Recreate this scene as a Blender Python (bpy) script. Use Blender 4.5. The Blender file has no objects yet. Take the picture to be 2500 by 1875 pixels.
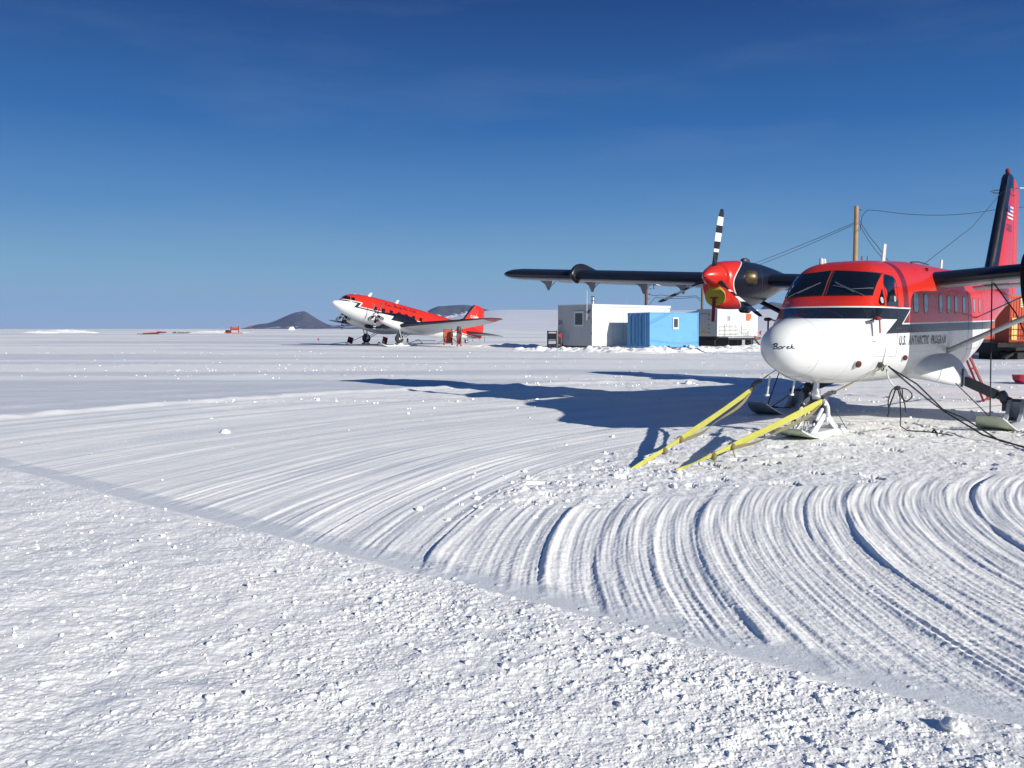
import bpy, bmesh, math, random
import numpy as np
from mathutils import Vector, Matrix
from mathutils.bvhtree import BVHTree
from mathutils.geometry import tessellate_polygon

# ------------------------------------------------------------------ camera, light, exposure
S = bpy.context.scene
EYE = 1.72                                   # eye height over the snow
FPX, HZ = 2123.0, 802.6                      # focal length and horizon row measured on a 2500 px wide frame
PITCH = math.atan2(937.5 - HZ, FPX)
cam = bpy.data.cameras.new('camera')
cam_o = bpy.data.objects.new('camera', cam)
S.collection.objects.link(cam_o)
cam.sensor_width = 36.0
cam.lens = 36.0 * FPX / 2500.0
cam.clip_start = 0.05
cam.clip_end = 60000
cam_o.location = (0, 0, EYE)
cam_o.rotation_euler = (math.pi / 2 - PITCH, 0, 0)
S.camera = cam_o

SUN = Vector((1.743, -1.813, 1.0)).normalized()
SUN_EL = math.asin(SUN.z)
SUN_AZ = math.atan2(SUN.x, SUN.y)            # clockwise from +Y
w = bpy.data.worlds.new('World'); S.world = w
w.use_nodes = True
nt = w.node_tree
sky = nt.nodes.new('ShaderNodeTexSky')
sky.sky_type = 'NISHITA'
sky.sun_disc = False
sky.sun_elevation = SUN_EL
sky.sun_rotation = SUN_AZ
sky.altitude = 1500
sky.air_density = 1.3
sky.dust_density = 0.6
sky.ozone_density = 4.0
bgn = nt.nodes['Background']
bgn.inputs['Strength'].default_value = 0.10
# polar air: the clear-sky model is graded by elevation towards a deep cold blue
geo = nt.nodes.new('ShaderNodeNewGeometry'); sxyz = nt.nodes.new('ShaderNodeSeparateXYZ')
nt.links.new(geo.outputs['Incoming'], sxyz.inputs[0])
elev = nt.nodes.new('ShaderNodeMath'); elev.operation = 'MULTIPLY'; elev.inputs[1].default_value = -1.0
nt.links.new(sxyz.outputs[2], elev.inputs[0])
ramp = nt.nodes.new('ShaderNodeValToRGB'); nt.links.new(elev.outputs[0], ramp.inputs[0])
SKYC = [(0.0, (2.9, 3.8, 5.1)), (0.02, (2.4, 3.7, 5.0)), (0.06, (1.6, 3.25, 4.85)), (0.13, (0.70, 2.05, 4.3)), (0.22, (0.15, 1.02, 3.2)), (0.34, (0.03, 0.40, 1.75)), (0.6, (0.09, 0.42, 1.5)), (1.0, (0.09, 0.38, 1.3))]
while len(ramp.color_ramp.elements) < len(SKYC): ramp.color_ramp.elements.new(0.5)
for e_, (p_, c_) in zip(ramp.color_ramp.elements, SKYC): e_.position = p_; e_.color = (*[q / 8 for q in c_], 1)
gain = nt.nodes.new('ShaderNodeVectorMath'); gain.operation = 'SCALE'; gain.inputs['Scale'].default_value = 8.0
nt.links.new(ramp.outputs[0], gain.inputs[0])
smix = nt.nodes.new('ShaderNodeMix'); smix.data_type = 'RGBA'; smix.inputs[0].default_value = 0.94
nt.links.new(sky.outputs[0], smix.inputs[6]); nt.links.new(gain.outputs[0], smix.inputs[7])
# a few very thin wisps of high cloud
wn = nt.nodes.new('ShaderNodeTexNoise'); wm = nt.nodes.new('ShaderNodeMapping'); wm.inputs['Scale'].default_value = (1.2, 1.2, 7.0); wm.inputs['Rotation'].default_value = (0.0, 0.35, 0.3)
nt.links.new(geo.outputs['Incoming'], wm.inputs[0]); nt.links.new(wm.outputs[0], wn.inputs['Vector']); wn.inputs['Scale'].default_value = 2.2; wn.inputs['Detail'].default_value = 7; wn.inputs['Roughness'].default_value = 0.6
wr = nt.nodes.new('ShaderNodeMapRange'); nt.links.new(wn.outputs['Fac'], wr.inputs[0]); wr.inputs[1].default_value = 0.50; wr.inputs[2].default_value = 0.80; wr.inputs[4].default_value = 0.09
wx_ = nt.nodes.new('ShaderNodeMix'); wx_.data_type = 'RGBA'; nt.links.new(wr.outputs[0], wx_.inputs[0]); nt.links.new(smix.outputs[2], wx_.inputs[6]); wx_.inputs[7].default_value = (3.2, 4.0, 5.2, 1)
nt.links.new(wx_.outputs[2], bgn.inputs['Color'])
sun = bpy.data.lights.new('sun', 'SUN')
sun.energy = 5.0
sun.angle = math.radians(0.53)
sun.color = (1.0, 0.968, 0.885)
sun_o = bpy.data.objects.new('sun', sun)
S.collection.objects.link(sun_o)
sun_o.rotation_euler = SUN.to_track_quat('Z', 'Y').to_euler()
S.view_settings.view_transform = 'Standard'
S.view_settings.look = 'None'
S.view_settings.exposure = 0.27
S.view_settings.gamma = 1.0
S.cycles.volume_bounces = 0

rnd = random.Random(7)
R = math.radians

# ------------------------------------------------------------------ small helpers
def ray(u, v):
    dx = (u - 1250) / FPX; dy = (937.5 - v) / FPX
    c, s = math.cos(PITCH), math.sin(PITCH)
    return Vector((dx, c + dy * s, -s + dy * c))
def gnd(u, v, z=0.0):
    d = ray(u, v); t = (z - EYE) / d.z
    return Vector((d.x * t, d.y * t, z))
def at(u, v, Y):
    d = ray(u, v); t = Y / d.y
    return Vector((d.x * t, Y, EYE + d.z * t))

class MB:
    def __init__(s): s.v = []; s.f = []; s.m = []; s.cur = 0; s.T = None
    def add(s, vs, fs):
        b = len(s.v)
        if s.T is not None: vs = [s.T @ Vector(p) for p in vs]
        s.v += [tuple(p) for p in vs]
        s.f += [tuple(i + b for i in f) for f in fs]
        s.m += [s.cur] * len(fs)
        return s
    def box(s, c, d, rz=0, rx=0, ry=0):
        M = Matrix.Translation(c) @ Matrix.Rotation(rz, 4, 'Z') @ Matrix.Rotation(ry, 4, 'Y') @ Matrix.Rotation(rx, 4, 'X')
        x, y, z = d[0] / 2, d[1] / 2, d[2] / 2
        p = [M @ Vector(q) for q in ((-x,-y,-z),(x,-y,-z),(x,y,-z),(-x,y,-z),(-x,-y,z),(x,-y,z),(x,y,z),(-x,y,z))]
        return s.add(p, [(0,3,2,1),(4,5,6,7),(0,1,5,4),(1,2,6,5),(2,3,7,6),(3,0,4,7)])
    def bb(s, a, b):
        return s.box([(a[i] + b[i]) / 2 for i in range(3)], [abs(b[i] - a[i]) for i in range(3)])
    def bar(s, a, b, wd, th, up=(0,0,1)):
        a, b = Vector(a), Vector(b); d = (b - a).normalized()
        sd = d.cross(Vector(up))
        if sd.length < 1e-4: sd = d.cross(Vector((1,0,0)))
        sd.normalize(); u2 = sd.cross(d)
        p = []
        for q in (a, b):
            for i, j in ((-1,-1),(1,-1),(1,1),(-1,1)):
                p.append(q + sd * i * wd / 2 + u2 * j * th / 2)
        return s.add(p, [(0,1,2,3),(7,6,5,4),(0,4,5,1),(1,5,6,2),(2,6,7,3),(3,7,4,0)])
    def tube(s, pts, r, n=8, cap=True):
        pts = [Vector(p) for p in pts]; rs = r if isinstance(r, (list, tuple)) else [r] * len(pts)
        vs = []; fs = []; prev = None
        for i, p in enumerate(pts):
            a = pts[max(i - 1, 0)]; b = pts[min(i + 1, len(pts) - 1)]
            d = (b - a).normalized()
            if prev is None:
                prev = d.cross(Vector((0,0,1)))
                if prev.length < 1e-3: prev = d.cross(Vector((1,0,0)))
            sd = (prev - d * prev.dot(d)).normalized(); prev = sd; u2 = d.cross(sd)
            for k in range(n):
                t = 2 * math.pi * k / n
                vs.append(p + (sd * math.cos(t) + u2 * math.sin(t)) * rs[i])
        for i in range(len(pts) - 1):
            for k in range(n):
                fs.append((i*n+k, i*n+(k+1)%n, (i+1)*n+(k+1)%n, (i+1)*n+k))
        if cap:
            fs.append(tuple(range(n))[::-1]); fs.append(tuple((len(pts)-1)*n + k for k in range(n)))
        return s.add(vs, fs)
    def rings(s, rings, close=True):
        n = len(rings[0]); vs = [p for r_ in rings for p in r_]; fs = []
        for i in range(len(rings) - 1):
            for k in range(n):
                fs.append((i*n+k, (i+1)*n+k, (i+1)*n+(k+1)%n, i*n+(k+1)%n))
        if close:
            fs.append(tuple(range(n))); fs.append(tuple((len(rings)-1)*n + k for k in range(n))[::-1])
        return s.add(vs, fs)
    def prism(s, poly, axis, a, b, bev=0.0):
        # polygon in the plane normal to axis ('x': (y,z), 'y': (x,z), 'z': (x,y))
        def P(p, t):
            return {'x': (t, p[0], p[1]), 'y': (p[0], t, p[1]), 'z': (p[0], p[1], t)}[axis]
        n = len(poly)
        if bev:
            cx = sum(p[0] for p in poly) / n; cz = sum(p[1] for p in poly) / n
            def sh(p):
                d = math.hypot(p[0]-cx, p[1]-cz) or 1
                k = max(0, 1 - bev / d); return (cx + (p[0]-cx)*k, cz + (p[1]-cz)*k)
            inn = [sh(p) for p in poly]; sg = 1 if b > a else -1
            lv = [(inn, a), (poly, a + sg*bev), (poly, b - sg*bev), (inn, b)]
        else:
            lv = [(poly, a), (poly, b)]
        vs = [P(p, t) for pl, t in lv for p in pl]; fs = []
        for i in range(len(lv) - 1):
            for k in range(n):
                fs.append((i*n+k, i*n+(k+1)%n, (i+1)*n+(k+1)%n, (i+1)*n+k))
        fs.append(tuple(range(n))[::-1]); fs.append(tuple((len(lv)-1)*n + k for k in range(n)))
        return s.add(vs, fs)
    def lathe(s, prof, c, ax, n=24):
        # prof: (distance along axis, radius)
        ax = Vector(ax).normalized(); c = Vector(c)
        e = ax.cross(Vector((0,0,1)))
        if e.length < 1e-3: e = ax.cross(Vector((0,1,0)))
        e.normalize(); g = ax.cross(e)
        rs = [[c + ax*d + (e*math.cos(2*math.pi*k/n) + g*math.sin(2*math.pi*k/n)) * max(r, 1e-4) for k in range(n)] for d, r in prof]
        return s.rings(rs)
    def build(s, name, mats, parent=None, smooth=False, normals=True, ang=None):
        me = bpy.data.meshes.new(name)
        me.from_pydata(s.v, [], s.f)
        if not isinstance(mats, (list, tuple)): mats = [mats]
        for m in mats: me.materials.append(m)
        if len(mats) > 1: me.polygons.foreach_set('material_index', s.m)
        if normals:
            bm = bmesh.new(); bm.from_mesh(me); bmesh.ops.recalc_face_normals(bm, faces=bm.faces); bm.to_mesh(me); bm.free()
        o = bpy.data.objects.new(name, me)
        S.collection.objects.link(o)
        if smooth or ang:
            me.polygons.foreach_set('use_smooth', [True] * len(me.polygons))
            if ang: me.set_sharp_from_angle(angle=R(ang))
        if parent is not None: o.parent = parent
        me.update()
        return o

def tag(o, label=None, cat=None, group=None, kind=None):
    if label: o['label'] = label
    if cat: o['category'] = cat
    if group: o['group'] = group
    if kind: o['kind'] = kind
    return o
def empty(name, loc, rz=0, label=None, cat=None, group=None, ry=0):
    o = bpy.data.objects.new(name, None); S.collection.objects.link(o)
    o.location = loc; o.rotation_euler = (0, ry, rz); o.empty_display_size = 0.3
    return tag(o, label, cat, group)
def copy_tree(o, parent=None):
    c = o.copy(); S.collection.objects.link(c); c.parent = parent
    for ch in list(o.children): copy_tree(ch, c)
    return c

# ------------------------------------------------------------------ node helpers / materials
class X:
    """tiny expression wrapper that writes math nodes"""
    def __init__(s, nt, v): s.nt = nt; s.v = v
    def _op(s, op, o=None, rev=False, third=None):
        n = s.nt.nodes.new('ShaderNodeMath'); n.operation = op
        a = [s, o] if not rev else [o, s]
        if third is not None: a.append(third)
        for i, q in enumerate(a):
            if q is None: continue
            if isinstance(q, X) and not isinstance(q.v, (int, float)): s.nt.links.new(q.v, n.inputs[i])
            else: n.inputs[i].default_value = q.v if isinstance(q, X) else q
        return X(s.nt, n.outputs[0])
    def __add__(s, o): return s._op('ADD', o)
    __radd__ = __add__
    def __sub__(s, o): return s._op('SUBTRACT', o)
    def __rsub__(s, o): return s._op('SUBTRACT', o, True)
    def __mul__(s, o): return s._op('MULTIPLY', o)
    __rmul__ = __mul__
    def gt(s, o): return s._op('GREATER_THAN', o)
    def lt(s, o): return s._op('LESS_THAN', o)
    def abs(s): return s._op('ABSOLUTE')
    def sel(s, a, b): return s * a + (1 - s) * b      # s ? a : b
def mixc(nt, fac, a, b):
    n = nt.nodes.new('ShaderNodeMix'); n.data_type = 'RGBA'
    if isinstance(fac, X): nt.links.new(fac.v, n.inputs[0])
    elif isinstance(fac, (int, float)): n.inputs[0].default_value = fac
    else: nt.links.new(fac, n.inputs[0])
    for i, c in ((6, a), (7, b)):
        if isinstance(c, tuple): n.inputs[i].default_value = (*c, 1)
        else: nt.links.new(c, n.inputs[i])
    return n.outputs[2]
def noise(nt, scale, detail=3, rough=0.5, vec=None, sc3=None):
    tc = nt.nodes.new('ShaderNodeTexCoord'); n = nt.nodes.new('ShaderNodeTexNoise')
    n.inputs['Scale'].default_value = scale; n.inputs['Detail'].default_value = detail; n.inputs['Roughness'].default_value = rough
    src = tc.outputs['Object']
    if sc3:
        m = nt.nodes.new('ShaderNodeMapping'); m.inputs['Scale'].default_value = sc3
        nt.links.new(src, m.inputs[0]); src = m.outputs[0]
    nt.links.new(src, n.inputs['Vector'])
    return n.outputs['Fac']
def newmat(name):
    m = bpy.data.materials.new(name); m.use_nodes = True
    return m, m.node_tree, m.node_tree.nodes['Principled BSDF']
def mat(name, col, rough=0.5, metal=0.0, var=0.12, vs=3.0, coat=0.0, bump=0.0, bs=40, dirt=None, spec=None):
    m, nt, b = newmat(name)
    d = tuple(c * (1 - var) for c in col); l = tuple(min(1, c * (1 + var * 0.6)) for c in col)
    f = noise(nt, vs, 5, 0.6)
    c = mixc(nt, f, d, l)
    if dirt:
        r = nt.nodes.new('ShaderNodeMapRange'); nt.links.new(noise(nt, vs * 1.7, 8, 0.7), r.inputs[0])
        r.inputs[1].default_value = 0.52; r.inputs[2].default_value = 0.72; r.inputs[4].default_value = 0.6
        c = mixc(nt, r.outputs[0], c, dirt)
    nt.links.new(c, b.inputs['Base Color'])
    b.inputs['Metallic'].default_value = metal
    rr = nt.nodes.new('ShaderNodeMapRange'); nt.links.new(noise(nt, vs * 2.3, 4), rr.inputs[0])
    rr.inputs[3].default_value = max(0.02, rough * 0.75); rr.inputs[4].default_value = min(1, rough * 1.3)
    nt.links.new(rr.outputs[0], b.inputs['Roughness'])
    if coat: b.inputs['Coat Weight'].default_value = coat; b.inputs['Coat Roughness'].default_value = 0.05
    if spec is not None: b.inputs['Specular IOR Level'].default_value = spec
    if bump:
        bp = nt.nodes.new('ShaderNodeBump'); bp.inputs['Strength'].default_value = bump; bp.inputs['Distance'].default_value = 0.02
        nt.links.new(noise(nt, bs, 4), bp.inputs['Height']); nt.links.new(bp.outputs[0], b.inputs['Normal'])
    return m

RED = (0.60, 0.026, 0.014); WHITE = (0.63, 0.64, 0.64); BLACK = (0.008, 0.010, 0.018)
M = {}
M['red'] = mat('red_paint', RED, 0.28, coat=0.3, var=0.08)
M['white'] = mat('white_paint', WHITE, 0.3, coat=0.25, var=0.05)
M['black'] = mat('black_paint', BLACK, 0.3, coat=0.2)
M['boot'] = mat('black_rubber_boot', (0.012, 0.014, 0.022), 0.33, var=0.3)
M['grey'] = mat('grey_underside', (0.42, 0.44, 0.46), 0.4, var=0.1, dirt=(0.2,0.2,0.21))
M['glass'] = mat('dark_glass', (0.006, 0.008, 0.012), 0.06, var=0.2, coat=0.6)
M['pane'] = mat('cabin_pane', (0.27, 0.30, 0.33), 0.12, var=0.15, coat=0.5)
M['alu'] = mat('bare_metal', (0.55, 0.56, 0.58), 0.35, metal=0.9)
M['greymetal'] = mat('painted_grey_metal', (0.36, 0.38, 0.40), 0.45, var=0.2, dirt=(0.12,0.12,0.12))
M['whitemetal'] = mat('white_metal', (0.60, 0.61, 0.62), 0.45, var=0.12, vs=9, dirt=(0.4,0.38,0.34))
M['darkmetal'] = mat('dark_metal', (0.05, 0.055, 0.065), 0.45, var=0.3)
M['rubber'] = mat('rubber', (0.02, 0.02, 0.022), 0.7, var=0.3)
M['exhaust'] = mat('scorched_exhaust', (0.17, 0.125, 0.075), 0.40, metal=0.7, var=0.4, vs=14)
M['yellowcover'] = mat('yellow_cover', (0.42, 0.33, 0.03), 0.75, var=0.2, bump=0.4, bs=25)
M['redcloth'] = mat('red_cloth', (0.22, 0.012, 0.018), 0.8, var=0.3, bump=0.3)
M['strap'] = mat('yellow_webbing', (0.50, 0.48, 0.09), 0.75, var=0.25, vs=8, bump=0.5, bs=120, dirt=(0.42,0.42,0.06))
M['strap2'] = mat('tan_webbing', (0.20, 0.17, 0.09), 0.8, var=0.3, vs=10, bump=0.4, bs=120)
M['rope'] = mat('black_rope', (0.022, 0.022, 0.026), 0.85, var=0.4, vs=40, bump=0.5, bs=200)
M['cable'] = mat('cable', (0.015, 0.015, 0.018), 0.6)
M['wood'] = mat('pole_wood', (0.36, 0.22, 0.11), 0.8, var=0.35, vs=2, bump=0.3, bs=20)
M['wood2'] = mat('red_brown_wood', (0.14, 0.05, 0.035), 0.8, var=0.35)
M['deckwood'] = mat('weathered_wood', (0.13, 0.10, 0.07), 0.85, var=0.4, vs=6)
M['bluedoor'] = mat('deep_blue_door', (0.075, 0.26, 0.50), 0.5, var=0.15, vs=1.2, dirt=(0.05,0.18,0.36))  # door end in a deeper blue than the container sides
M['plywood'] = mat('plywood', (0.62, 0.44, 0.16), 0.8, var=0.3, vs=12)
M['blue'] = mat('blue_container_paint', (0.125, 0.33, 0.60), 0.5, var=0.08, vs=0.9, dirt=(0.07,0.26,0.5))
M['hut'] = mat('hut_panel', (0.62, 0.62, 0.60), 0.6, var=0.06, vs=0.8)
M['hutgrey'] = mat('grey_panel', (0.42, 0.43, 0.43), 0.65, var=0.14, vs=0.7, dirt=(0.36,0.36,0.34))  # darker, patchier grey panel for end walls, shed and conduit
M['orange'] = mat('orange_red_panel', (0.44, 0.068, 0.030), 0.55, var=0.12, vs=1.0, dirt=(0.38,0.05,0.02))
M['standred'] = mat('stand_red', (0.25, 0.018, 0.014), 0.5, var=0.3, vs=4)
M['standorange'] = mat('stand_orange', (0.42, 0.065, 0.022), 0.5, var=0.2)
M['chassis'] = mat('chassis_black', (0.012, 0.011, 0.013), 0.7, var=0.4)
M['maroon'] = mat('maroon_cover', (0.09, 0.012, 0.016), 0.8, var=0.3)
M['blanket'] = mat('black_blanket', (0.010, 0.010, 0.013), 0.9, var=0.3, spec=0.05)
M['flag'] = mat('flag_red', (0.36, 0.015, 0.02), 0.8)
M['bamboo'] = mat('bamboo', (0.26, 0.20, 0.12), 0.7)
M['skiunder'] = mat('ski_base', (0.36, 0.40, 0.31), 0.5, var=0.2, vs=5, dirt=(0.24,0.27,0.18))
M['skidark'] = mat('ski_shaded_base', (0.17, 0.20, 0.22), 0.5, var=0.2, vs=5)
M['hazard'] = mat('hazard_yellow', (0.55, 0.38, 0.03), 0.5)
M['sign'] = mat('sign_cream', (0.62, 0.58, 0.36), 0.6)
M['rustsign'] = mat('rust_sign', (0.50, 0.13, 0.05), 0.6, var=0.35, vs=9)
M['winglass'] = mat('hut_window', (0.05, 0.06, 0.06), 0.15)
M['pinkred'] = mat('pinkish_red', (0.50, 0.02, 0.06), 0.5)
M['flagblue'] = mat('flag_blue', (0.03, 0.05, 0.22), 0.5)

def livery(name, wob, L):
    """red over black over white with a lightning kink; L holds the lines in the plane's own metres (y away)"""
    m, nt, b = newmat(name)
    tc = nt.nodes.new('ShaderNodeTexCoord'); sp = nt.nodes.new('ShaderNodeSeparateXYZ')
    nt.links.new(tc.outputs['Object'], sp.inputs[0])
    x, z = X(nt, sp.outputs[0]), X(nt, sp.outputs[2])
    aft1 = (x - (z - L['p'][1]) * L['pk'] - L['p'][0]).gt(0)
    zp = aft1.sel((x - L['p'][0]) * L['aftslope'] + L['zpa'], L['zpf'] + x * L['frontslope'])
    aft2 = (x - (z - L['b'][1]) * L['bk'] - L['b'][0]).gt(0)
    zb = aft2.sel((x - L['b'][0]) * L['aftslope2'] + L['zba'], L['zbf'] + x * L['frontslope'])
    red = (z - zp).gt(0)
    blk = (z - zb).gt(0)
    pin = (z - zp).abs().lt(L['t'])
    diag = (x - (z - L['p'][1]) * L['pk'] - L['p'][0]).abs().lt(L['t'] * 1.8) * (z.gt(L['zpa'] - L['t'])) * (z.lt(L['zpf'] + L['frontslope'] * L['p'][0] + L['t']))
    n1 = noise(nt, 2.5, 6, 0.6)
    c = mixc(nt, n1, tuple(q * 0.93 for q in WHITE), WHITE)
    c = mixc(nt, blk, c, BLACK)
    c = mixc(nt, red, c, mixc(nt, n1, tuple(q * 0.85 for q in RED), tuple(q * 1.1 for q in RED)))
    if 'band' in L: c = mixc(nt, x.gt(L['band'][0]) * x.lt(L['band'][1]) * red, c, (0.16, 0.012, 0.014))  # dark red band paints in the shadow of the unbuilt port propeller blade
    c = mixc(nt, pin, c, WHITE)
    c = mixc(nt, diag, c, WHITE)
    # grime low on the belly
    lo = nt.nodes.new('ShaderNodeMapRange'); nt.links.new(sp.outputs[2], lo.inputs[0])
    lo.inputs[1].default_value = L['grime'] + 0.25; lo.inputs[2].default_value = L['grime']; lo.inputs[4].default_value = 0.55
    gm = X(nt, lo.outputs[0]) * X(nt, noise(nt, 5, 6, 0.7))
    c = mixc(nt, gm, c, (0.42, 0.38, 0.30))
    fr = (x * (1 / 0.62))._op('FRACT'); seam = (fr - 0.5).abs().lt(0.0065) * x.gt(1.2)
    fz = ((z + 0.11) * (1 / 0.41))._op('FRACT'); seam2 = (fz - 0.5).abs().lt(0.008) * x.gt(1.0)
    c = mixc(nt, (seam + seam2) * 0.30, c, (0.10, 0.10, 0.10))
    nt.links.new(c, b.inputs['Base Color'])
    rr = nt.nodes.new('ShaderNodeMapRange'); nt.links.new(noise(nt, 6, 4), rr.inputs[0])
    rr.inputs[3].default_value = 0.17; rr.inputs[4].default_value = 0.33
    nt.links.new(rr.outputs[0], b.inputs['Roughness'])
    b.inputs['Coat Weight'].default_value = 0.14; b.inputs['Coat Roughness'].default_value = 0.04; b.inputs['Specular IOR Level'].default_value = 0.32
    bp = nt.nodes.new('ShaderNodeBump'); bp.inputs['Strength'].default_value = wob; bp.inputs['Distance'].default_value = 0.02
    nt.links.new(noise(nt, 2.2, 2), bp.inputs['Height']); nt.links.new(bp.outputs[0], b.inputs['Normal'])
    nt.links.new(bp.outputs[0], b.inputs['Coat Normal'])
    return m

# ------------------------------------------------------------------ numpy noise
def hash2(ix, iy, seed=0):
    h = (ix.astype(np.int64) * 374761393 + iy.astype(np.int64) * 668265263 + seed * 1274126177) & 0xffffffff
    h = ((h ^ (h >> 13)) * 1274126177) & 0xffffffff
    h = (h ^ (h >> 16)) & 0xffffffff
    return h
def rnd2(ix, iy, seed=0): return (hash2(ix, iy, seed) & 0xffffff) / float(0xffffff)
def perlin(x, y, seed=0):
    ix = np.floor(x); iy = np.floor(y); fx = x - ix; fy = y - iy
    ix = ix.astype(np.int64); iy = iy.astype(np.int64)
    def g(dx, dy):
        a = rnd2(ix + dx, iy + dy, seed) * 2 * np.pi
        return np.cos(a) * (fx - dx) + np.sin(a) * (fy - dy)
    u = fx * fx * fx * (fx * (fx * 6 - 15) + 10); v = fy * fy * fy * (fy * (fy * 6 - 15) + 10)
    a = g(0, 0); b = g(1, 0); c = g(0, 1); d = g(1, 1)
    return ((a + u * (b - a)) * (1 - v) + (c + u * (d - c)) * v) * 1.5
def fbm(x, y, oct=4, seed=0, gain=0.5):
    s = 0; a = 1; t = 0
    for o in range(oct):
        s = s + a * perlin(x * 2 ** o + 17.3 * o, y * 2 ** o - 9.1 * o, seed + o); t += a; a *= gain
    return s / t
def lumps(x, y, cell, dens, rmin, rmax, asp, seed):
    """height field of scattered rounded lumps; radii as share of the cell"""
    gx = x / cell; gy = y / cell
    ix = np.floor(gx).astype(np.int64); iy = np.floor(gy).astype(np.int64)
    out = np.zeros_like(x)
    for dx in (-1, 0, 1):
        for dy in (-1, 0, 1):
            cx = ix + dx; cy = iy + dy
            px = cx + rnd2(cx, cy, seed); py = cy + rnd2(cx, cy, seed + 1)
            q = rnd2(cx, cy, seed + 2); keep = rnd2(cx, cy, seed + 3) < dens
            rr = rmin + (rmax - rmin) * q ** 3
            an = rnd2(cx, cy, seed + 4) * np.pi; el = 0.6 + 0.5 * rnd2(cx, cy, seed + 5)
            ex = (gx - px) * np.cos(an) + (gy - py) * np.sin(an); ey = -(gx - px) * np.sin(an) + (gy - py) * np.cos(an)
            d2 = (ex * ex / (el * el) + ey * ey * el) / (rr * rr)
            h = np.sqrt(np.clip(1 - d2, 0, 1)) * rr * cell * asp * keep
            out = np.maximum(out, h)
    return out
def sstep(a, b, x):
    t = np.clip((x - a) / (b - a), 0, 1); return t * t * (3 - 2 * t)

# ------------------------------------------------------------------ snow ground
CX, CY = 11.3, 5.3                         # the loader turned about this point
LN = np.array([-6.4, 10.7]); LD = np.array([2.16 + 6.4, 3.63 - 10.7]); LD = LD / np.hypot(*LD)
LNORM = np.array([-LD[1], LD[0]])           # points away from the camera
_rs = np.random.RandomState(11)
RG = np.arange(0, 40, 0.004)
def _prof():
    def smooth(a, s):
        k = np.exp(-0.5 * (np.arange(-3*s, 3*s+1) / s) ** 2); k /= k.sum(); return np.convolve(a, k, 'same')
    p = np.zeros_like(RG)
    def boxes(wmin, wmax, gmin, gmax, amp, r0, r1, s):
        a = np.zeros_like(RG); r = r0
        while r < r1:
            wd = _rs.uniform(wmin, wmax); h = amp * _rs.uniform(-1, 1)
            a[(RG >= r) & (RG < r + wd)] = h; r += wd + _rs.uniform(gmin, gmax)
        return smooth(a, s)
    p += boxes(0.06, 0.22, 0.02, 0.18, 0.013, 1, 13, 3)
    p += boxes(0.02, 0.08, 0.01, 0.08, 0.0065, 1, 13, 1)
    p += boxes(0.25, 0.8, 0.1, 0.6, 0.013, 12.4, 30, 5)
    p += boxes(0.05, 0.16, 0.02, 0.16, 0.010, 12.2, 30, 2)
    # blade edges: high inside, drop going outwards, and the shed ridges
    for r, h in ((7.45, 0.065), (8.62, 0.05), (9.0, 0.03), (9.95, 0.05), (10.75, 0.035), (11.98, 0.075), (6.2, 0.04), (5.1, 0.035)):
        h *= 0.38
        p += h * np.exp(-np.clip(r - RG, 0, None) / 0.35) * (RG < r) * np.clip((r - RG) / 0.02, 0, 1)
        p -= h * 0.35 * np.exp(-np.clip(RG - r, 0, None) / 0.12) * (RG >= r)
    for r, h in ((13.0, 0.035), (14.6, 0.02), (16.9, 0.03), (18.6, 0.02), (20.3, 0.028), (10.3, 0.022), (11.1, 0.026), (11.3, 0.022), (12.7, .03)):
        p += 0.55 * h * np.exp(-((RG - r) / 0.03) ** 2)
    return smooth(p, 2)
PROF = _prof()
_k = np.exp(-0.5 * (np.arange(-90, 91) / 30.0) ** 2); PROF2 = np.convolve(PROF, _k / _k.sum(), 'same') * 1.6
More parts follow.
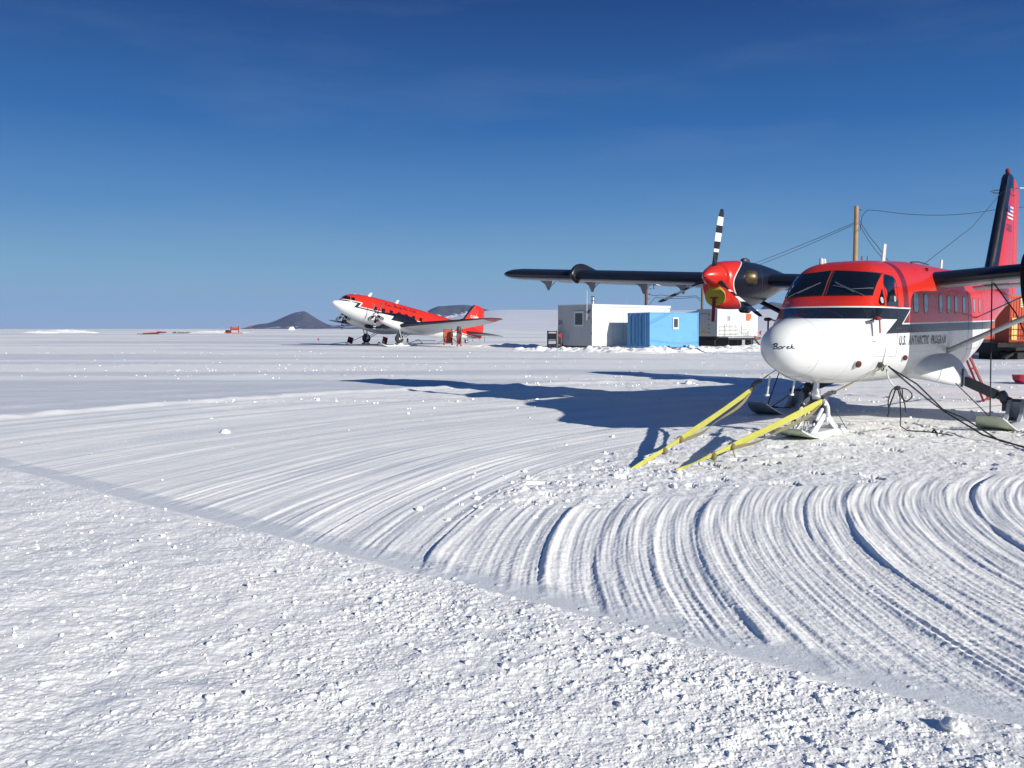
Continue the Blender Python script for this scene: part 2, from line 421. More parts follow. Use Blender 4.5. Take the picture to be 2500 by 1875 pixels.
def ground_h(x, y):
    r = np.hypot(x, y)
    s = (x - LN[0]) * LNORM[0] + (y - LN[1]) * LNORM[1]        # >0 beyond the windrow edge
    s = s + 0.09 * fbm(x * 1.7, y * 1.7, 4, 5) + 0.05 * fbm(x * 8, y * 8, 3, 6, 0.6)
    fade = lambda c: 1 - sstep(0.6, 1.6, r * r / 740.0 / c)     # drop detail the mesh cannot hold far off
    h = 0.02 * fbm(x * 0.35, y * 0.35, 3, 40) * (1 - sstep(60, 200, r))
    h = h + 0.10 * fbm(x * 0.03, y * 0.06, 3, 41) * sstep(15, 40, r) * (1 - sstep(100, 300, r))
    # --- rough crumbly foreground
    fg = 1 - sstep(-0.06, 0.05, s)
    clump = 0.5 + 0.5 * fbm(x * 0.8, y * 0.8, 3, 51)
    band = np.exp(-((s + 0.5) / 0.45) ** 2) * (0.35 + 0.9 * np.exp(-((x - 0.6) / 1.5) ** 2))
    wx = x + 0.014 * perlin(x * 30, y * 30, 61) + 0.010 * perlin(x * 80, y * 80, 62); wy = y + 0.014 * perlin(x * 30 + 9, y * 30, 63) + 0.010 * perlin(x * 80, y * 80 + 5, 64)
    cl2 = sstep(0.25, 0.75, clump + 0.35 * fbm(x * 3.1, y * 3.1, 3, 52))
    rough = (lumps(wx, wy, 0.022, 0.75, 0.2, 0.6, 0.45, 70) * (0.35 + 0.7 * cl2)
             + lumps(wx, wy, 0.050, 0.35, 0.10, 0.42, 0.55, 80) * (0.15 + 1.0 * cl2)
             + lumps(wx, wy, 0.24, 0.14, 0.03, 0.10, 0.6, 90)
             + 0.009 * fbm(x * 18, y * 18, 5, 95, 0.65) * (0.6 + 0.6 * cl2) + 0.016 * fbm(x * 3.2, y * 3.2, 3, 96))
    big = (lumps(wx, wy, 0.085, 0.6, 0.12, 0.5, 0.6, 100) + lumps(wx, wy, 0.045, 0.8, 0.2, 0.55, 0.6, 101)) * np.clip(band, 0, 1) * 0.62
    h = h + fg * (0.028 + rough + big)
    rough = rough * (0.72 + 0.55 * fbm(x * 48, y * 48, 3, 97, 0.6)) + 0.003 * fbm(x * 70, y * 70, 2, 99)
    # faint old ski/blade lines under the crumbs
    ln = x * LD[0] + y * LD[1]
    h = h + fg * 0.010 * perlin(s * 5.0, ln * 0.22, 98)
    # --- sweeping ruts
    d = np.hypot(x - CX, y - CY); th = np.arctan2(y - CY, -(x - CX))
    am = 0.85 + 0.8 * perlin(d * 3.1, th * 4, 110) + 0.5 * perlin(d * 9, th * 9, 109); am = np.clip(am, 0.2, 1.5)
    dd = d + 0.06 * perlin(d * 0.35, th * 2.5, 111) + (1 - sstep(8, 15, r)) * (0.006 * perlin(d * 12, th * 90, 112) + 0.004 * perlin(d * 30, th * 260, 113))
    fr_ = sstep(11, 19, r)
    ruts = (np.interp(dd, RG, PROF) * (1 - fr_) + np.interp(dd, RG, PROF2) * fr_) * am + (1 - fr_) * 0.005 * perlin(d * 20, th * 7, 114) + 0.003 * perlin(d * 42, th * 12, 115) * sstep(2, 3, 14 - d)
    edge_in = 8.4 + 0.30 * (x) + 0.7 * fbm(x * 0.8, y * 0.8, 3, 120)
    inner = (1 - sstep(-0.5, 0.4, y - edge_in)); outer = sstep(11.9, 12.1, d)
    front = np.maximum(inner, outer) * (1 - sstep(26, 30, d)) * sstep(-1.5, 0.0, CX - x + 1)
    front = front * (1 - sstep(16, 24, y) * (1 - sstep(12, 16, d)))
    st = 0.26 + 0.16 * perlin(ln * 2.0, s * 0, 130) + 0.10 * perlin(ln * 5.0, s * 0 + 3, 131) + 0.05 * fbm(x * 9, y * 9, 2, 132)
    past = sstep(st - 0.16, st + 0.16, s) 
    far = 1 - sstep(30, 60, r)
    h = h + ruts * front * past * far
    h = h + 0.075 * np.exp(-((d - 24.0 - 0.15 * perlin(th * 30, d * 0, 117)) / 0.24) ** 2) * far * (0.8 + 0.4 * perlin(th * 40, d * 0, 118))
    # tyre tread inside two of the bands
    for a, b in ((8.70, 9.0), (8.05, 8.35), (10.1, 10.32), (12.15, 12.45)):
        inb = sstep(a, a + 0.01, dd) * (1 - sstep(b - 0.01, b, dd))
        tr = 0.0022 * np.sin(d * th / 0.07 * 2 * np.pi) * (0.5 + perlin(d * 3, th * 20, 116)) + 0.004 * np.sin((dd - a) / 0.06 * 2 * np.pi)
        h = h + inb * tr * front * past * np.clip(fade(0.05), 0, 1)
    # grain and crumbs over the ruts
    h = h + (1 - fg) * past * (0.006 * fbm(x * 20, y * 20, 4, 140, 0.65) + 0.5 * lumps(wx, wy, 0.07, 0.14, 0.1, 0.32, 0.6, 141)) * np.clip(fade(0.08), 0, 1)
    spill = np.exp(-np.clip(s, 0, None) / 0.22) * (1 - fg)
    h = h + spill * lumps(wx, wy, 0.06, 0.28, 0.15, 0.5, 0.6, 145)
    # --- trampled snow round the nose and the strap anchors
    tr = (sstep(-0.6, 0.5, y - edge_in)) * (1 - outer) * (1 - sstep(15, 19, y))
    h = h + tr * past * (0.018 * fbm(x * 3, y * 3, 4, 150) + 0.014 * fbm(x * 9, y * 9, 3, 151) + 0.8 * lumps(wx, wy, 0.16, 0.25, 0.06, 0.22, 0.5, 152)
             + 0.7 * lumps(wx, wy, 0.06, 0.4, 0.1, 0.4, 0.5, 153) - 0.03 * (lumps(wx, wy, 0.5, 0.45, 0.2, 0.4, 1.0, 155) > 0.03))
    # crumbly mound at the anchors
    for ax, ay in ((1.30, 10.35), (1.95, 10.2), (0.1, 8.9), (0.9, 9.3)):
        q = np.exp(-((x - ax) ** 2 + (y - ay) ** 2) / 0.10)
        h = h + q * (0.035 + 1.0 * lumps(wx, wy, 0.07, 0.8, 0.2, 0.5, 0.7, 160))
    # --- middle distance: shallow drifts, crumbs in streaks and old tracks
    md = sstep(14, 24, y) * (1 - sstep(90, 160, r))
    h = h + md * (0.035 * fbm(x * 0.25, y * 0.9, 5, 170) + 0.03 * fbm(x * 0.06, y * 0.7, 3, 172) + 0.010 * perlin(x * 0.15 + y * 0.05, y * 2.4 - x * 0.2, 171))
    stk = sstep(0.12, 0.30, fbm(x * 0.07, y * 0.55, 4, 176))
    h = h + md * stk * (0.9 * lumps(wx, wy, 0.38, 0.6, 0.05, 0.22, 0.5, 175) + 0.03 * fbm(x * 1.5, y * 2.5, 4, 177))
    return h
def glaze(x, y):
    """0 = loose bright snow, 1 = packed or wind-glazed greyer snow"""
    d = np.hypot(x - CX, y - CY); r = np.hypot(x, y)
    s = (x - LN[0]) * LNORM[0] + (y - LN[1]) * LNORM[1]
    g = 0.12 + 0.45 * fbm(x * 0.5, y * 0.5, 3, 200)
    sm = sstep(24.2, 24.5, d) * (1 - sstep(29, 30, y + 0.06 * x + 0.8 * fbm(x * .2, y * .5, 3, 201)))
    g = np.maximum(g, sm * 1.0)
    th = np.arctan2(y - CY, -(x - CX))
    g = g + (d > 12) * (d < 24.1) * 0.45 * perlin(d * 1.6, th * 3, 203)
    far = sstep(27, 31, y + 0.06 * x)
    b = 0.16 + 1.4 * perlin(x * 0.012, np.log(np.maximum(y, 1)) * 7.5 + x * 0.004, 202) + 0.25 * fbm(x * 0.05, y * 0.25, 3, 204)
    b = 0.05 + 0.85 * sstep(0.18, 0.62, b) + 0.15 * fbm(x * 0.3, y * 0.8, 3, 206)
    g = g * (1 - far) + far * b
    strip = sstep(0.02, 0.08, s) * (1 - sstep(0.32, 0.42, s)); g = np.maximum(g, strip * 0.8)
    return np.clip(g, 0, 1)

def make_ground():
    f = 869.6 * EYE
    p = np.concatenate([np.arange(505, 4, -0.5), 4 * (0.16 / 4) ** (np.arange(1, 41) / 40.0)])
    rr = np.concatenate([[0.3, 0.9, 1.6, 2.2, 2.6], f / p])
    a1 = np.linspace(R(-36), R(36), 1500); a2 = np.linspace(R(36), R(324), 130)[1:-1]
    an = np.concatenate([a1, a2]); na = len(an); nr = len(rr)
    Rr, A = np.meshgrid(rr, an, indexing='ij')
    x = (Rr * np.sin(A)).ravel(); y = (Rr * np.cos(A)).ravel()
    h = np.empty_like(x); g = np.empty_like(x)
    for i in range(0, len(x), 200000):
        sl = slice(i, i + 200000); h[sl] = ground_h(x[sl], y[sl]); g[sl] = glaze(x[sl], y[sl])
    co = np.stack([x, y, h], 1).astype(np.float32)
    co = np.vstack([co, [[0, 0, 0]]]).astype(np.float32)
    g = np.append(g, 0.3)
    i = np.arange(nr - 1)[:, None] * na; j = np.arange(na)[None, :]; j2 = (j + 1) % na
    q = np.stack([i + j, i + j2, i + na + j2, i + na + j], -1).reshape(-1, 4)
    t = np.stack([np.full(na, nr * na), (np.arange(na) + 1) % na, np.arange(na)], 1)
    me = bpy.data.meshes.new('snow_ground')
    me.vertices.add(len(co)); me.vertices.foreach_set('co', co.ravel())
    nl = q.size + t.size
    me.loops.add(nl); me.loops.foreach_set('vertex_index', np.concatenate([q[:, ::-1].ravel(), t[:, ::-1].ravel()]).astype(np.int32))
    me.polygons.add(len(q) + len(t))
    ls = np.concatenate([np.arange(len(q)) * 4, len(q) * 4 + np.arange(len(t)) * 3]).astype(np.int32)
    me.polygons.foreach_set('loop_start', ls)
    me.polygons.foreach_set('use_smooth', np.ones(len(q) + len(t), dtype=bool))
    at_ = me.attributes.new('glaze', 'FLOAT', 'POINT'); at_.data.foreach_set('value', g.astype(np.float32))
    me.update(calc_edges=True); me.validate()
    o = bpy.data.objects.new('ground', me); S.collection.objects.link(o)
    me.materials.append(M['snow'])
    return tag(o, 'snow covered airfield ground swept into ruts', kind='structure')

def snowmat(name, attr, bumpd=0.012, base=(0.95, 0.935, 0.905), grey=(0.68, 0.70, 0.735)):
    m, nt, b = newmat(name)
    n1 = noise(nt, 1.1, 5, 0.6)
    c = mixc(nt, n1, tuple(q * 0.97 for q in base), base)
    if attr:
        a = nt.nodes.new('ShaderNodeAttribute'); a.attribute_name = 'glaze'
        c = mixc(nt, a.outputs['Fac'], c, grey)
    nt.links.new(c, b.inputs['Base Color'])
    b.inputs['Roughness'].default_value = 0.62
    b.inputs['Specular IOR Level'].default_value = 0.25
    b1 = nt.nodes.new('ShaderNodeBump'); b1.inputs['Strength'].default_value = 0.55; b1.inputs['Distance'].default_value = bumpd
    h = X(nt, noise(nt, 9, 8, 0.72)) + X(nt, noise(nt, 55, 4, 0.6)) * 0.3
    if attr: h = h + X(nt, noise(nt, 1.6, 6, 0.68, sc3=(0.6, 1.3, 1))) * 3.2 * (1 - X(nt, a.outputs['Fac']))
    nt.links.new(h.v, b1.inputs['Height']); nt.links.new(b1.outputs[0], b.inputs['Normal'])
    return m
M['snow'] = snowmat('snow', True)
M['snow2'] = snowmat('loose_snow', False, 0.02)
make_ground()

# loose crumbs of snow: one mass nobody could count
def clods(name, n, sampler, smin, smax, power, seed, label):
    rs = np.random.RandomState(seed)
    bm = bmesh.new(); bmesh.ops.create_icosphere(bm, subdivisions=2, radius=1)
    base = np.array([v.co[:] for v in bm.verts]); faces = np.array([[v.index for v in f.verts] for f in bm.faces]); bm.free()
    protos = []
    for k in range(9):
        nn = fbm(base[:, 0] * 1.1 + k * 7, base[:, 1] * 1.1 + base[:, 2] * 1.3, 3, 300 + k)
        b2 = np.round(base * (1 + 0.55 * nn[:, None]) * 3.2) / 3.2 * 0.5 + base * (1 + 0.5 * nn[:, None]) * 0.5
        protos.append(b2)
    pts = sampler(rs, n)
    hz = ground_h(pts[:, 0], pts[:, 1])
    vs = []; fs = []; off = 0
    for i in range(len(pts)):
        b2 = protos[rs.randint(9)]; s = smin + (smax - smin) * rs.rand() ** power
        a = rs.rand() * 6.28; c, sn = math.cos(a), math.sin(a)
        sc = s * np.array([rs.uniform(.8, 1.4), rs.uniform(.7, 1.1), rs.uniform(.55, .9)])
        q = b2 * sc
        q = np.stack([q[:, 0] * c - q[:, 1] * sn, q[:, 0] * sn + q[:, 1] * c, q[:, 2]], 1)
        q += [pts[i, 0], pts[i, 1], hz[i] + sc[2] * 0.35]
        vs.append(q); fs.append(faces + off); off += len(q)
    vs = np.vstack(vs).astype(np.float32); fs = np.vstack(fs).astype(np.int32)
    me = bpy.data.meshes.new(name); me.vertices.add(len(vs)); me.vertices.foreach_set('co', vs.ravel())
    me.loops.add(fs.size); me.loops.foreach_set('vertex_index', fs.ravel())
    me.polygons.add(len(fs)); me.polygons.foreach_set('loop_start', (np.arange(len(fs)) * 3).astype(np.int32))
    me.polygons.foreach_set('use_smooth', np.ones(len(fs), dtype=bool))
    me.update(calc_edges=True); me.materials.append(M['snow2'])
    o = bpy.data.objects.new(name, me); S.collection.objects.link(o)
    return tag(o, label, 'snow', kind='stuff')
def near_sampler(rs, n):
    out = []
    while len(out) < n:
        a = R(rs.uniform(-33, 33)); r = 3.0 + 8 * rs.rand() ** 1.3
        x, y = r * math.sin(a), r * math.cos(a)
        s = (x - LN[0]) * LNORM[0] + (y - LN[1]) * LNORM[1]
        if s > 0.03: continue
        p = 0.35 + 0.65 * math.exp(-((s + 0.45) / 0.5) ** 2) * math.exp(-((x - 0.9) / 1.8) ** 2)
        if rs.rand() < p: out.append((x, y))
    return np.array(out)
clods('snow_crumbs', 1900, near_sampler, 0.004, 0.018, 5.0, 3, 'loose crumbs and clods of snow strewn over the rough foreground')
def mid_sampler(rs, n):
    out = []
    while len(out) < n:
        k = rs.rand()
        if k < 0.35: x, y = rs.normal(1.2, 0.9), rs.normal(9.9, 0.5)
        elif k < 0.6: x, y = rs.normal(0.2, 0.7), rs.normal(8.6, 0.5)
        elif k < 0.8:
            t = R(rs.uniform(10, 80)); d = rs.choice([12.0, 13.0, 16.9, 20.3, 24.0, 9.95, 8.6]) + rs.normal(0, .06); x, y = CX - d * math.cos(t), CY + d * math.sin(t)
        else: x, y = rs.uniform(-6, 9), rs.uniform(8, 20)
        s = (x - LN[0]) * LNORM[0] + (y - LN[1]) * LNORM[1]
        if s > 0.1: out.append((x, y))
    return np.array(out)
clods('scattered_snow_lumps', 320, mid_sampler, 0.006, 0.036, 4.0, 5, 'scattered snow lumps lying among the ruts and around the strap anchors')

def streak_sampler(rs, n):
    out = []
    while len(out) < n:
        y = 17 + 50 * rs.rand() ** 1.6; x = rs.uniform(-0.62, 0.62) * y
        xa, ya = np.array([x]), np.array([y])
        m = float(fbm(xa * 0.05 + 3, ya * 0.5, 4, 176)[0]) + 0.5 * float(fbm(xa * 0.5, ya * 1.2, 2, 178)[0])
        if m > 0.22 and glaze(xa, ya)[0] < 0.7: out.append((x, y))
    return np.array(out)
clods('churned_snow_streaks', 1300, streak_sampler, 0.008, 0.040, 2.4, 8, 'streaks of churned up snow clumps across the middle distance')

def snow_lump(u, v, s, label, seed):
    p = gnd(u, v)
    bm = bmesh.new(); bmesh.ops.create_icosphere(bm, subdivisions=4, radius=1)
    for q in bm.verts:
        c = np.array(q.co); n = float(fbm(np.array([c[0]*1.3+seed]), np.array([c[1]*1.3+c[2]*1.7]), 4, seed)[0])
        q.co = Vector((q.co.x * 1.3, q.co.y, q.co.z * 0.75)) * s * (1 + 0.6 * n)
    me = bpy.data.meshes.new('snow_block'); bm.to_mesh(me); bm.free()
    me.polygons.foreach_set('use_smooth', [True] * len(me.polygons)); me.materials.append(M['snow2'])
    o = bpy.data.objects.new('snow_block', me); S.collection.objects.link(o)
    o.location = (p.x, p.y, float(ground_h(np.array([p.x]), np.array([p.y]))[0]) + s * 0.3); o.rotation_euler = (0, 0, seed)
    return tag(o, label, 'snow block')
snow_lump(2330, 1795, 0.042, 'largest knobbly snow lump at the lower right of the rough foreground', 21)
snow_lump(550, 1055, 0.055, 'small snow lump on the ruts left of the strap anchors', 22)
snow_lump(1680, 937, 0.10, 'rounded snow ball between the two long aircraft shadows', 23)
snow_lump(1805, 931, 0.08, 'small snow ball at the edge of the rear aircraft shadow', 24)

# ------------------------------------------------------------------ snow banks, far hills
def bank(name, pts, width, height, label, seed, nx=160, ny=30, rough=1.0, kind='structure', matn='snow2'):
    pts = [Vector(p) for p in pts]
    L = [0]
    for a, b in zip(pts, pts[1:]): L.append(L[-1] + (b - a).length)
    vs = []; fs = []
    for i in range(nx + 1):
        t = i / nx * L[-1]; k = max(j for j in range(len(L) - 1) if L[j] <= t + 1e-9) if t < L[-1] else len(L) - 2
        f = (t - L[k]) / (L[k + 1] - L[k]); c = pts[k].lerp(pts[k + 1], f); d = (pts[k + 1] - pts[k]).normalized(); n = Vector((-d.y, d.x, 0))
        for j in range(ny + 1):
            q = j / ny * 2 - 1
            p = c + n * q * width / 2
            e = math.sin(math.pi * min(1, i / nx)) ** 0.35
            vs.append([p.x, p.y, q, e])
    A = np.array(vs); q = A[:, 2]
    prof = np.clip(1 - q * q, 0, 1) ** 1.3
    s = 6.0 / width
    n = fbm(A[:, 0] * s * .5, A[:, 1] * s * .5, 5, seed, 0.6)
    z = height * prof * A[:, 3] * (0.65 + 0.9 * n * rough) + 0.55 * height * prof * lumps(A[:, 0] * s, A[:, 1] * s, 1.1, 0.7, 0.15, 0.5, 1.0, seed + 9) * rough - 0.06 * (1 - prof) - 0.02
    for i in range(nx):
        for j in range(ny):
            a = i * (ny + 1) + j; fs.append((a, a + ny + 1, a + ny + 2, a + 1))
    mb = MB(); mb.add([(A[i, 0], A[i, 1], z[i]) for i in range(len(A))], fs)
    return tag(mb.build(name, M[matn], smooth=True), label, kind=kind)
bank('snow_bank', [gnd(1240, 856), gnd(1400, 858), gnd(1560, 862), gnd(1720, 860), gnd(1880, 856), gnd(2000, 853)], 4.6, 0.44, 'low churned snow bank in front of the huts', 401, 420, 40, 1.4)
bank('snow_bank', [gnd(1335, 848), gnd(1450, 847), gnd(1530, 853)], 5.0, 0.6, 'snow heap drifted against the white hut', 402, 130, 24)
bank('snow_bank', [gnd(1700, 849), gnd(1790, 851), gnd(1880, 848)], 3.5, 0.34, 'snow heap in front of the stairs', 403, 130, 24)
bank('snow_bank', [gnd(1160, 846), gnd(1240, 847), gnd(1330, 849)], 5.0, 0.40, 'churned snow between the far plane and the huts', 404, 130, 24)
bank('snow_bank', [gnd(60, 813), gnd(90, 813), gnd(150, 813)], 9, 1.2, 'small bright snow mound far off at the left', 405, 100, 24)
bank('snow_bank', [gnd(110, 813.5), gnd(170, 813), gnd(230, 813)], 14, 2.0, 'tall snow mound far off at the left', 406, 100, 24, 0.5)
bank('snow_bank', [gnd(430, 814), gnd(520, 813.5), gnd(600, 813)], 16, 1.2, 'low drift of snow beside the orange cable reel', 407, 120, 24, 0.7)
bank('snow_bank', [gnd(706, 806), gnd(712, 806), gnd(718, 806)], 14, 7, 'white plume shaped ice hummock before the dark cone', 408, 60, 20, 0.6)

def hillmat(name, base, snowc, amount, low=0.0):
    m, nt, b = newmat(name)
    tc_ = nt.nodes.new('ShaderNodeTexCoord'); sp_z = nt.nodes.new('ShaderNodeSeparateXYZ'); nt.links.new(tc_.outputs['Object'], sp_z.inputs[0])
    ns_ = X(nt, noise(nt, 0.006, 8, 0.7, sc3=(1, 1, 3))) - X(nt, sp_z.outputs[2]) * (low / 200.0) + low * 0.62
    r = nt.nodes.new('ShaderNodeMapRange'); nt.links.new(ns_.v, r.inputs[0])
    r.inputs[1].default_value = amount; r.inputs[2].default_value = amount + 0.03
    c = mixc(nt, noise(nt, 0.016, 8, 0.8), tuple(q * 0.25 for q in base), tuple(q * w_ for q, w_ in zip(base, (5.5, 4.2, 3.0))))
    c = mixc(nt, r.outputs[0], c, snowc)
    nt.links.new(c, b.inputs['Base Color']); b.inputs['Roughness'].default_value = 0.95; b.inputs['Specular IOR Level'].default_value = 0.05
    return m
M['rock'] = hillmat('dark_volcanic_rock', (0.035, 0.042, 0.065), (0.5, 0.54, 0.62), 0.64, 0.12)
M['rocksnow'] = hillmat('rock_with_snowfields', (0.03, 0.037, 0.06), (0.66, 0.69, 0.76), 0.57, 0.55)
m_, nt_, b_ = newmat('ice_dome'); M['ice'] = m_
nt_.links.new(mixc(nt_, noise(nt_, 0.004, 6, 0.6, sc3=(0.3, 1, 5)), (0.66, 0.67, 0.72), (0.80, 0.80, 0.83)), b_.inputs['Base Color'])
b_.inputs['Roughness'].default_value = 0.8

def ridge(name, Y, sky_pts, depth, matn, label, seed, amp=0.05, nx=160, ny=41, pw=1.0):
    """a hill whose crest follows real bearings/elevations at distance Y, falling to the plain in front and behind"""
    us = [p[0] for p in sky_pts]; hs = [at(p[0], p[1], Y).z for p in sky_pts]
    U = np.linspace(us[0], us[-1], nx); Hh = np.interp(U, us, hs)
    k = np.ones(5) / 5; Hs = np.convolve(np.pad(Hh, 2, 'edge'), k, 'valid')
    vs = []; fs = []
    for i in range(nx):
        xc = (U[i] - 1250) / FPX * Y
        for j in range(ny):
            q = j / (ny - 1) * 2 - 1
            pr = max(0.0, 1 - abs(q)) ** pw
            z = (Hs[i] + 2) * pr - 2
            dep = q * depth
            vs.append((xc * (1 + dep / Y), Y + dep, z))
    A = np.array(vs)
    n = fbm(A[:, 0] * 0.004, A[:, 1] * 0.004, 6, seed, 0.55)
    for i in range(nx):
        for j in range(ny):
            a = i * ny + j; q = abs(j / (ny - 1) * 2 - 1)
            A[a, 2] += n[a] * amp * max(0, Hs[i]) * math.sin(math.pi * min(1, q + .02)) 
    for i in range(nx - 1):
        for j in range(ny - 1):
            a = i * ny + j; fs.append((a, a + ny, a + ny + 1, a + 1))
    mb = MB(); mb.add([tuple(p) for p in A], fs)
    return tag(mb.build(name, M[matn], smooth=True), label, kind='structure')
ridge('hill', 7000, [(590,802.5),(612,797),(630,792),(655,789),(672,784),(690,776),(708,768),(722,763),(735,761),(744,759),(750,762),(764,771),(780,781),(797,790),(815,795),(840,793),(858,791),(880,797),(915,800),(960,801)], 700, 'rock', 'dark cone shaped hill with a flat top on the horizon', 501, 0.12)
ridge('hill', 6500, [(1000,798),(1030,772),(1048,757),(1068,748),(1085,747),(1105,745.5),(1130,744),(1150,746),(1170,750),(1195,758),(1220,766),(1260,775),(1330,790)], 800, 'rocksnow', 'dark flat topped hill streaked with snowfields', 502, 0.35)
ridge('hill', 6800, [(1830,775),(1852,757),(1866,743),(1880,737),(1905,741),(1940,747),(1990,760),(2040,775)], 700, 'rock', 'small dark peak seen behind the white snow slope', 503, 0.2)
ridge('hill', 4500, [(930,802.5),(1000,796),(1050,786),(1100,776),(1150,765),(1190,757.5),(1230,755.5),(1350,756),(1500,757),(1650,757),(1760,756),(1860,755),(1950,753),(2100,751),(2300,754),(2600,762),(2900,780)], 2000, 'ice', 'broad smooth white ice slope behind the huts', 504, 0.05, 220, 60, 0.9)
#PART2

# ------------------------------------------------------------------ aircraft helpers
def pchip(xs, ys, t):
    xs = np.array(xs, float); ys = np.array(ys, float); h = np.diff(xs); d = np.diff(ys) / h
    m = np.zeros_like(xs); m[0] = d[0]; m[-1] = d[-1]
    for i in range(1, len(xs) - 1):
        if d[i-1] * d[i] > 0:
            w1 = 2*h[i] + h[i-1]; w2 = h[i] + 2*h[i-1]; m[i] = (w1 + w2) / (w1/d[i-1] + w2/d[i])
    k = np.clip(np.searchsorted(xs, t) - 1, 0, len(xs) - 2); s = (t - xs[k]) / h[k]
    return ((1+2*s)*(1-s)**2)*ys[k] + s*(1-s)**2*h[k]*m[k] + s*s*(3-2*s)*ys[k+1] + s*s*(s-1)*h[k]*m[k+1]
def loft(mb, st, nx=90, n=56, yc=0.0, xs=None):
    """st rows: x, z bottom, z top, half width, z of widest (0..1), exponent top, exponent bottom"""
    A = np.array(st, float)
    if xs is None:
        u = np.linspace(0, 1, nx); xs = A[0, 0] + (A[-1, 0] - A[0, 0]) * u ** 1.5
    P = [pchip(A[:, 0], A[:, k], xs) for k in range(1, 7)]
    rings = []
    for i in range(len(xs)):
        zb, zt, hw, f, nt_, nb_ = [p[i] for p in P]
        zc = zb + (zt - zb) * f; r = []
        for k in range(n):
            t = 2 * math.pi * k / n; c, s = math.cos(t), math.sin(t); e = nt_ if s >= 0 else nb_
            yy = hw * math.copysign(abs(c) ** (2 / e), c)
            zz = zc + (zt - zc if s >= 0 else zc - zb) * math.copysign(abs(s) ** (2 / e), s)
            r.append((xs[i], yc + yy, zz))
        rings.append(r)
    mb.rings(rings)
    return mb
def bvh_of(o):
    me = o.data
    return BVHTree.FromPolygons([v.co[:] for v in me.vertices], [p.vertices[:] for p in me.polygons])
def project(bvh, o, d, off):
    hit, nrm, i, t = bvh.ray_cast(Vector(o), Vector(d))
    if hit is None: return None
    if nrm.dot(Vector(d)) > 0: nrm = -nrm
    return hit + nrm * off
def patch_quad(mb, bvh, corners, P, d, off, nu=14, nv=8):
    """bilinear patch of 4 (a,b) corners; P maps (a,b) to a ray origin"""
    c = [Vector(q) for q in corners]; vs = []
    for i in range(nu + 1):
        for j in range(nv + 1):
            a = c[0].lerp(c[1], i / nu); b = c[3].lerp(c[2], i / nu); q = a.lerp(b, j / nv)
            vs.append(project(bvh, P(q.x, q.y), d, off))
    fs = [(i*(nv+1)+j, (i+1)*(nv+1)+j, (i+1)*(nv+1)+j+1, i*(nv+1)+j+1) for i in range(nu) for j in range(nv)]
    fs = [f for f in fs if all(vs[k] is not None for k in f)]
    us = sorted({k for f in fs for k in f}); mp = {k: i for i, k in enumerate(us)}
    mb.add([vs[k] for k in us], [tuple(mp[k] for k in f) for f in fs])
def patch_poly(mb, bvh, poly, P, d, off, nr=5):
    cx = sum(p[0] for p in poly) / len(poly); cy = sum(p[1] for p in poly) / len(poly); n = len(poly); vs = []; fs = []
    c = project(bvh, P(cx, cy), d, off)
    if c is None: return
    vs.append(c)
    for k in range(1, nr + 1):
        for p in poly:
            q = (cx + (p[0] - cx) * k / nr, cy + (p[1] - cy) * k / nr)
            h = project(bvh, P(*q), d, off); vs.append(h if h is not None else vs[-1])
    for i in range(n): fs.append((0, 1 + i, 1 + (i + 1) % n))
    for k in range(nr - 1):
        for i in range(n):
            a = 1 + k * n + i; b = 1 + k * n + (i + 1) % n; fs.append((a, a + n, b + n, b))
    mb.add(vs, fs)
def line_on(mb, bvh, pts, P, d, off, wd, th=0.004, closed=False, step=0.05):
    """a thin raised strip following the skin"""
    pts = [Vector(p) for p in pts]
    if closed: pts.append(pts[0])
    L = []
    for a, b in zip(pts, pts[1:]):
        k = max(1, int((b - a).length / step))
        for i in range(k): L.append(a.lerp(b, i / k))
    L.append(pts[-1]); H = []
    for q in L:
        h = project(bvh, P(q.x, q.y), d, off)
        if h is not None: H.append(h)
    if len(H) > 1: mb.tube(H, wd / 2, 6)
def oval(cx, cz, a, b, n=24, e=2.6):
    return [(cx + a * math.copysign(abs(math.cos(t)) ** (2/e), math.cos(t)), cz + b * math.copysign(abs(math.sin(t)) ** (2/e), math.sin(t))) for t in [2*math.pi*k/n for k in range(n)]]
def text_mesh(txt, size, shear=0.0, bold=0.0, spacing=1.0):
    c = bpy.data.curves.new('t', 'FONT'); c.body = txt; c.size = size; c.shear = shear; c.offset = bold; c.space_character = spacing; c.resolution_u = 3; c.fill_mode = 'FRONT'
    o = bpy.data.objects.new('t', c); S.collection.objects.link(o)
    dg = bpy.context.evaluated_depsgraph_get(); me = o.evaluated_get(dg).to_mesh()
    bm = bmesh.new(); bm.from_mesh(me)
    bmesh.ops.triangulate(bm, faces=bm.faces)
    for _ in range(2):
        es = [e for e in bm.edges if e.calc_length() > size * 0.25]
        if es: bmesh.ops.subdivide_edges(bm, edges=es, cuts=1); bmesh.ops.triangulate(bm, faces=bm.faces)
    vs = [v.co.copy() for v in bm.verts]; bm.verts.index_update(); fs = [tuple(v.index for v in f.verts) for f in bm.faces]
    bm.free(); S.collection.objects.unlink(o); bpy.data.objects.remove(o)
    return vs, fs
def text_on(name, txt, size, x0, z0, P, d, bvh, off, m, parent, sx=1.0, rot=0.0, shear=0.0, bold=0.0, width=None, spacing=1.0, flip=1):
    vs, fs = text_mesh(txt, size, shear, bold, spacing)
    w_ = max(v.x for v in vs) - min(v.x for v in vs)
    if width: sx = width / w_
    out = []
    for v in vs:
        a, b = v.x * sx, v.y; a, b = a * math.cos(rot) - b * math.sin(rot), a * math.sin(rot) + b * math.cos(rot)
        q = P(x0 + flip * a, z0 + b); h = project(bvh, q, d, off) if bvh else Vector(q)
        out.append(h if h is not None else Vector(q))
    mb = MB(); mb.add(out, fs); return mb.build(name, m, parent, normals=False)
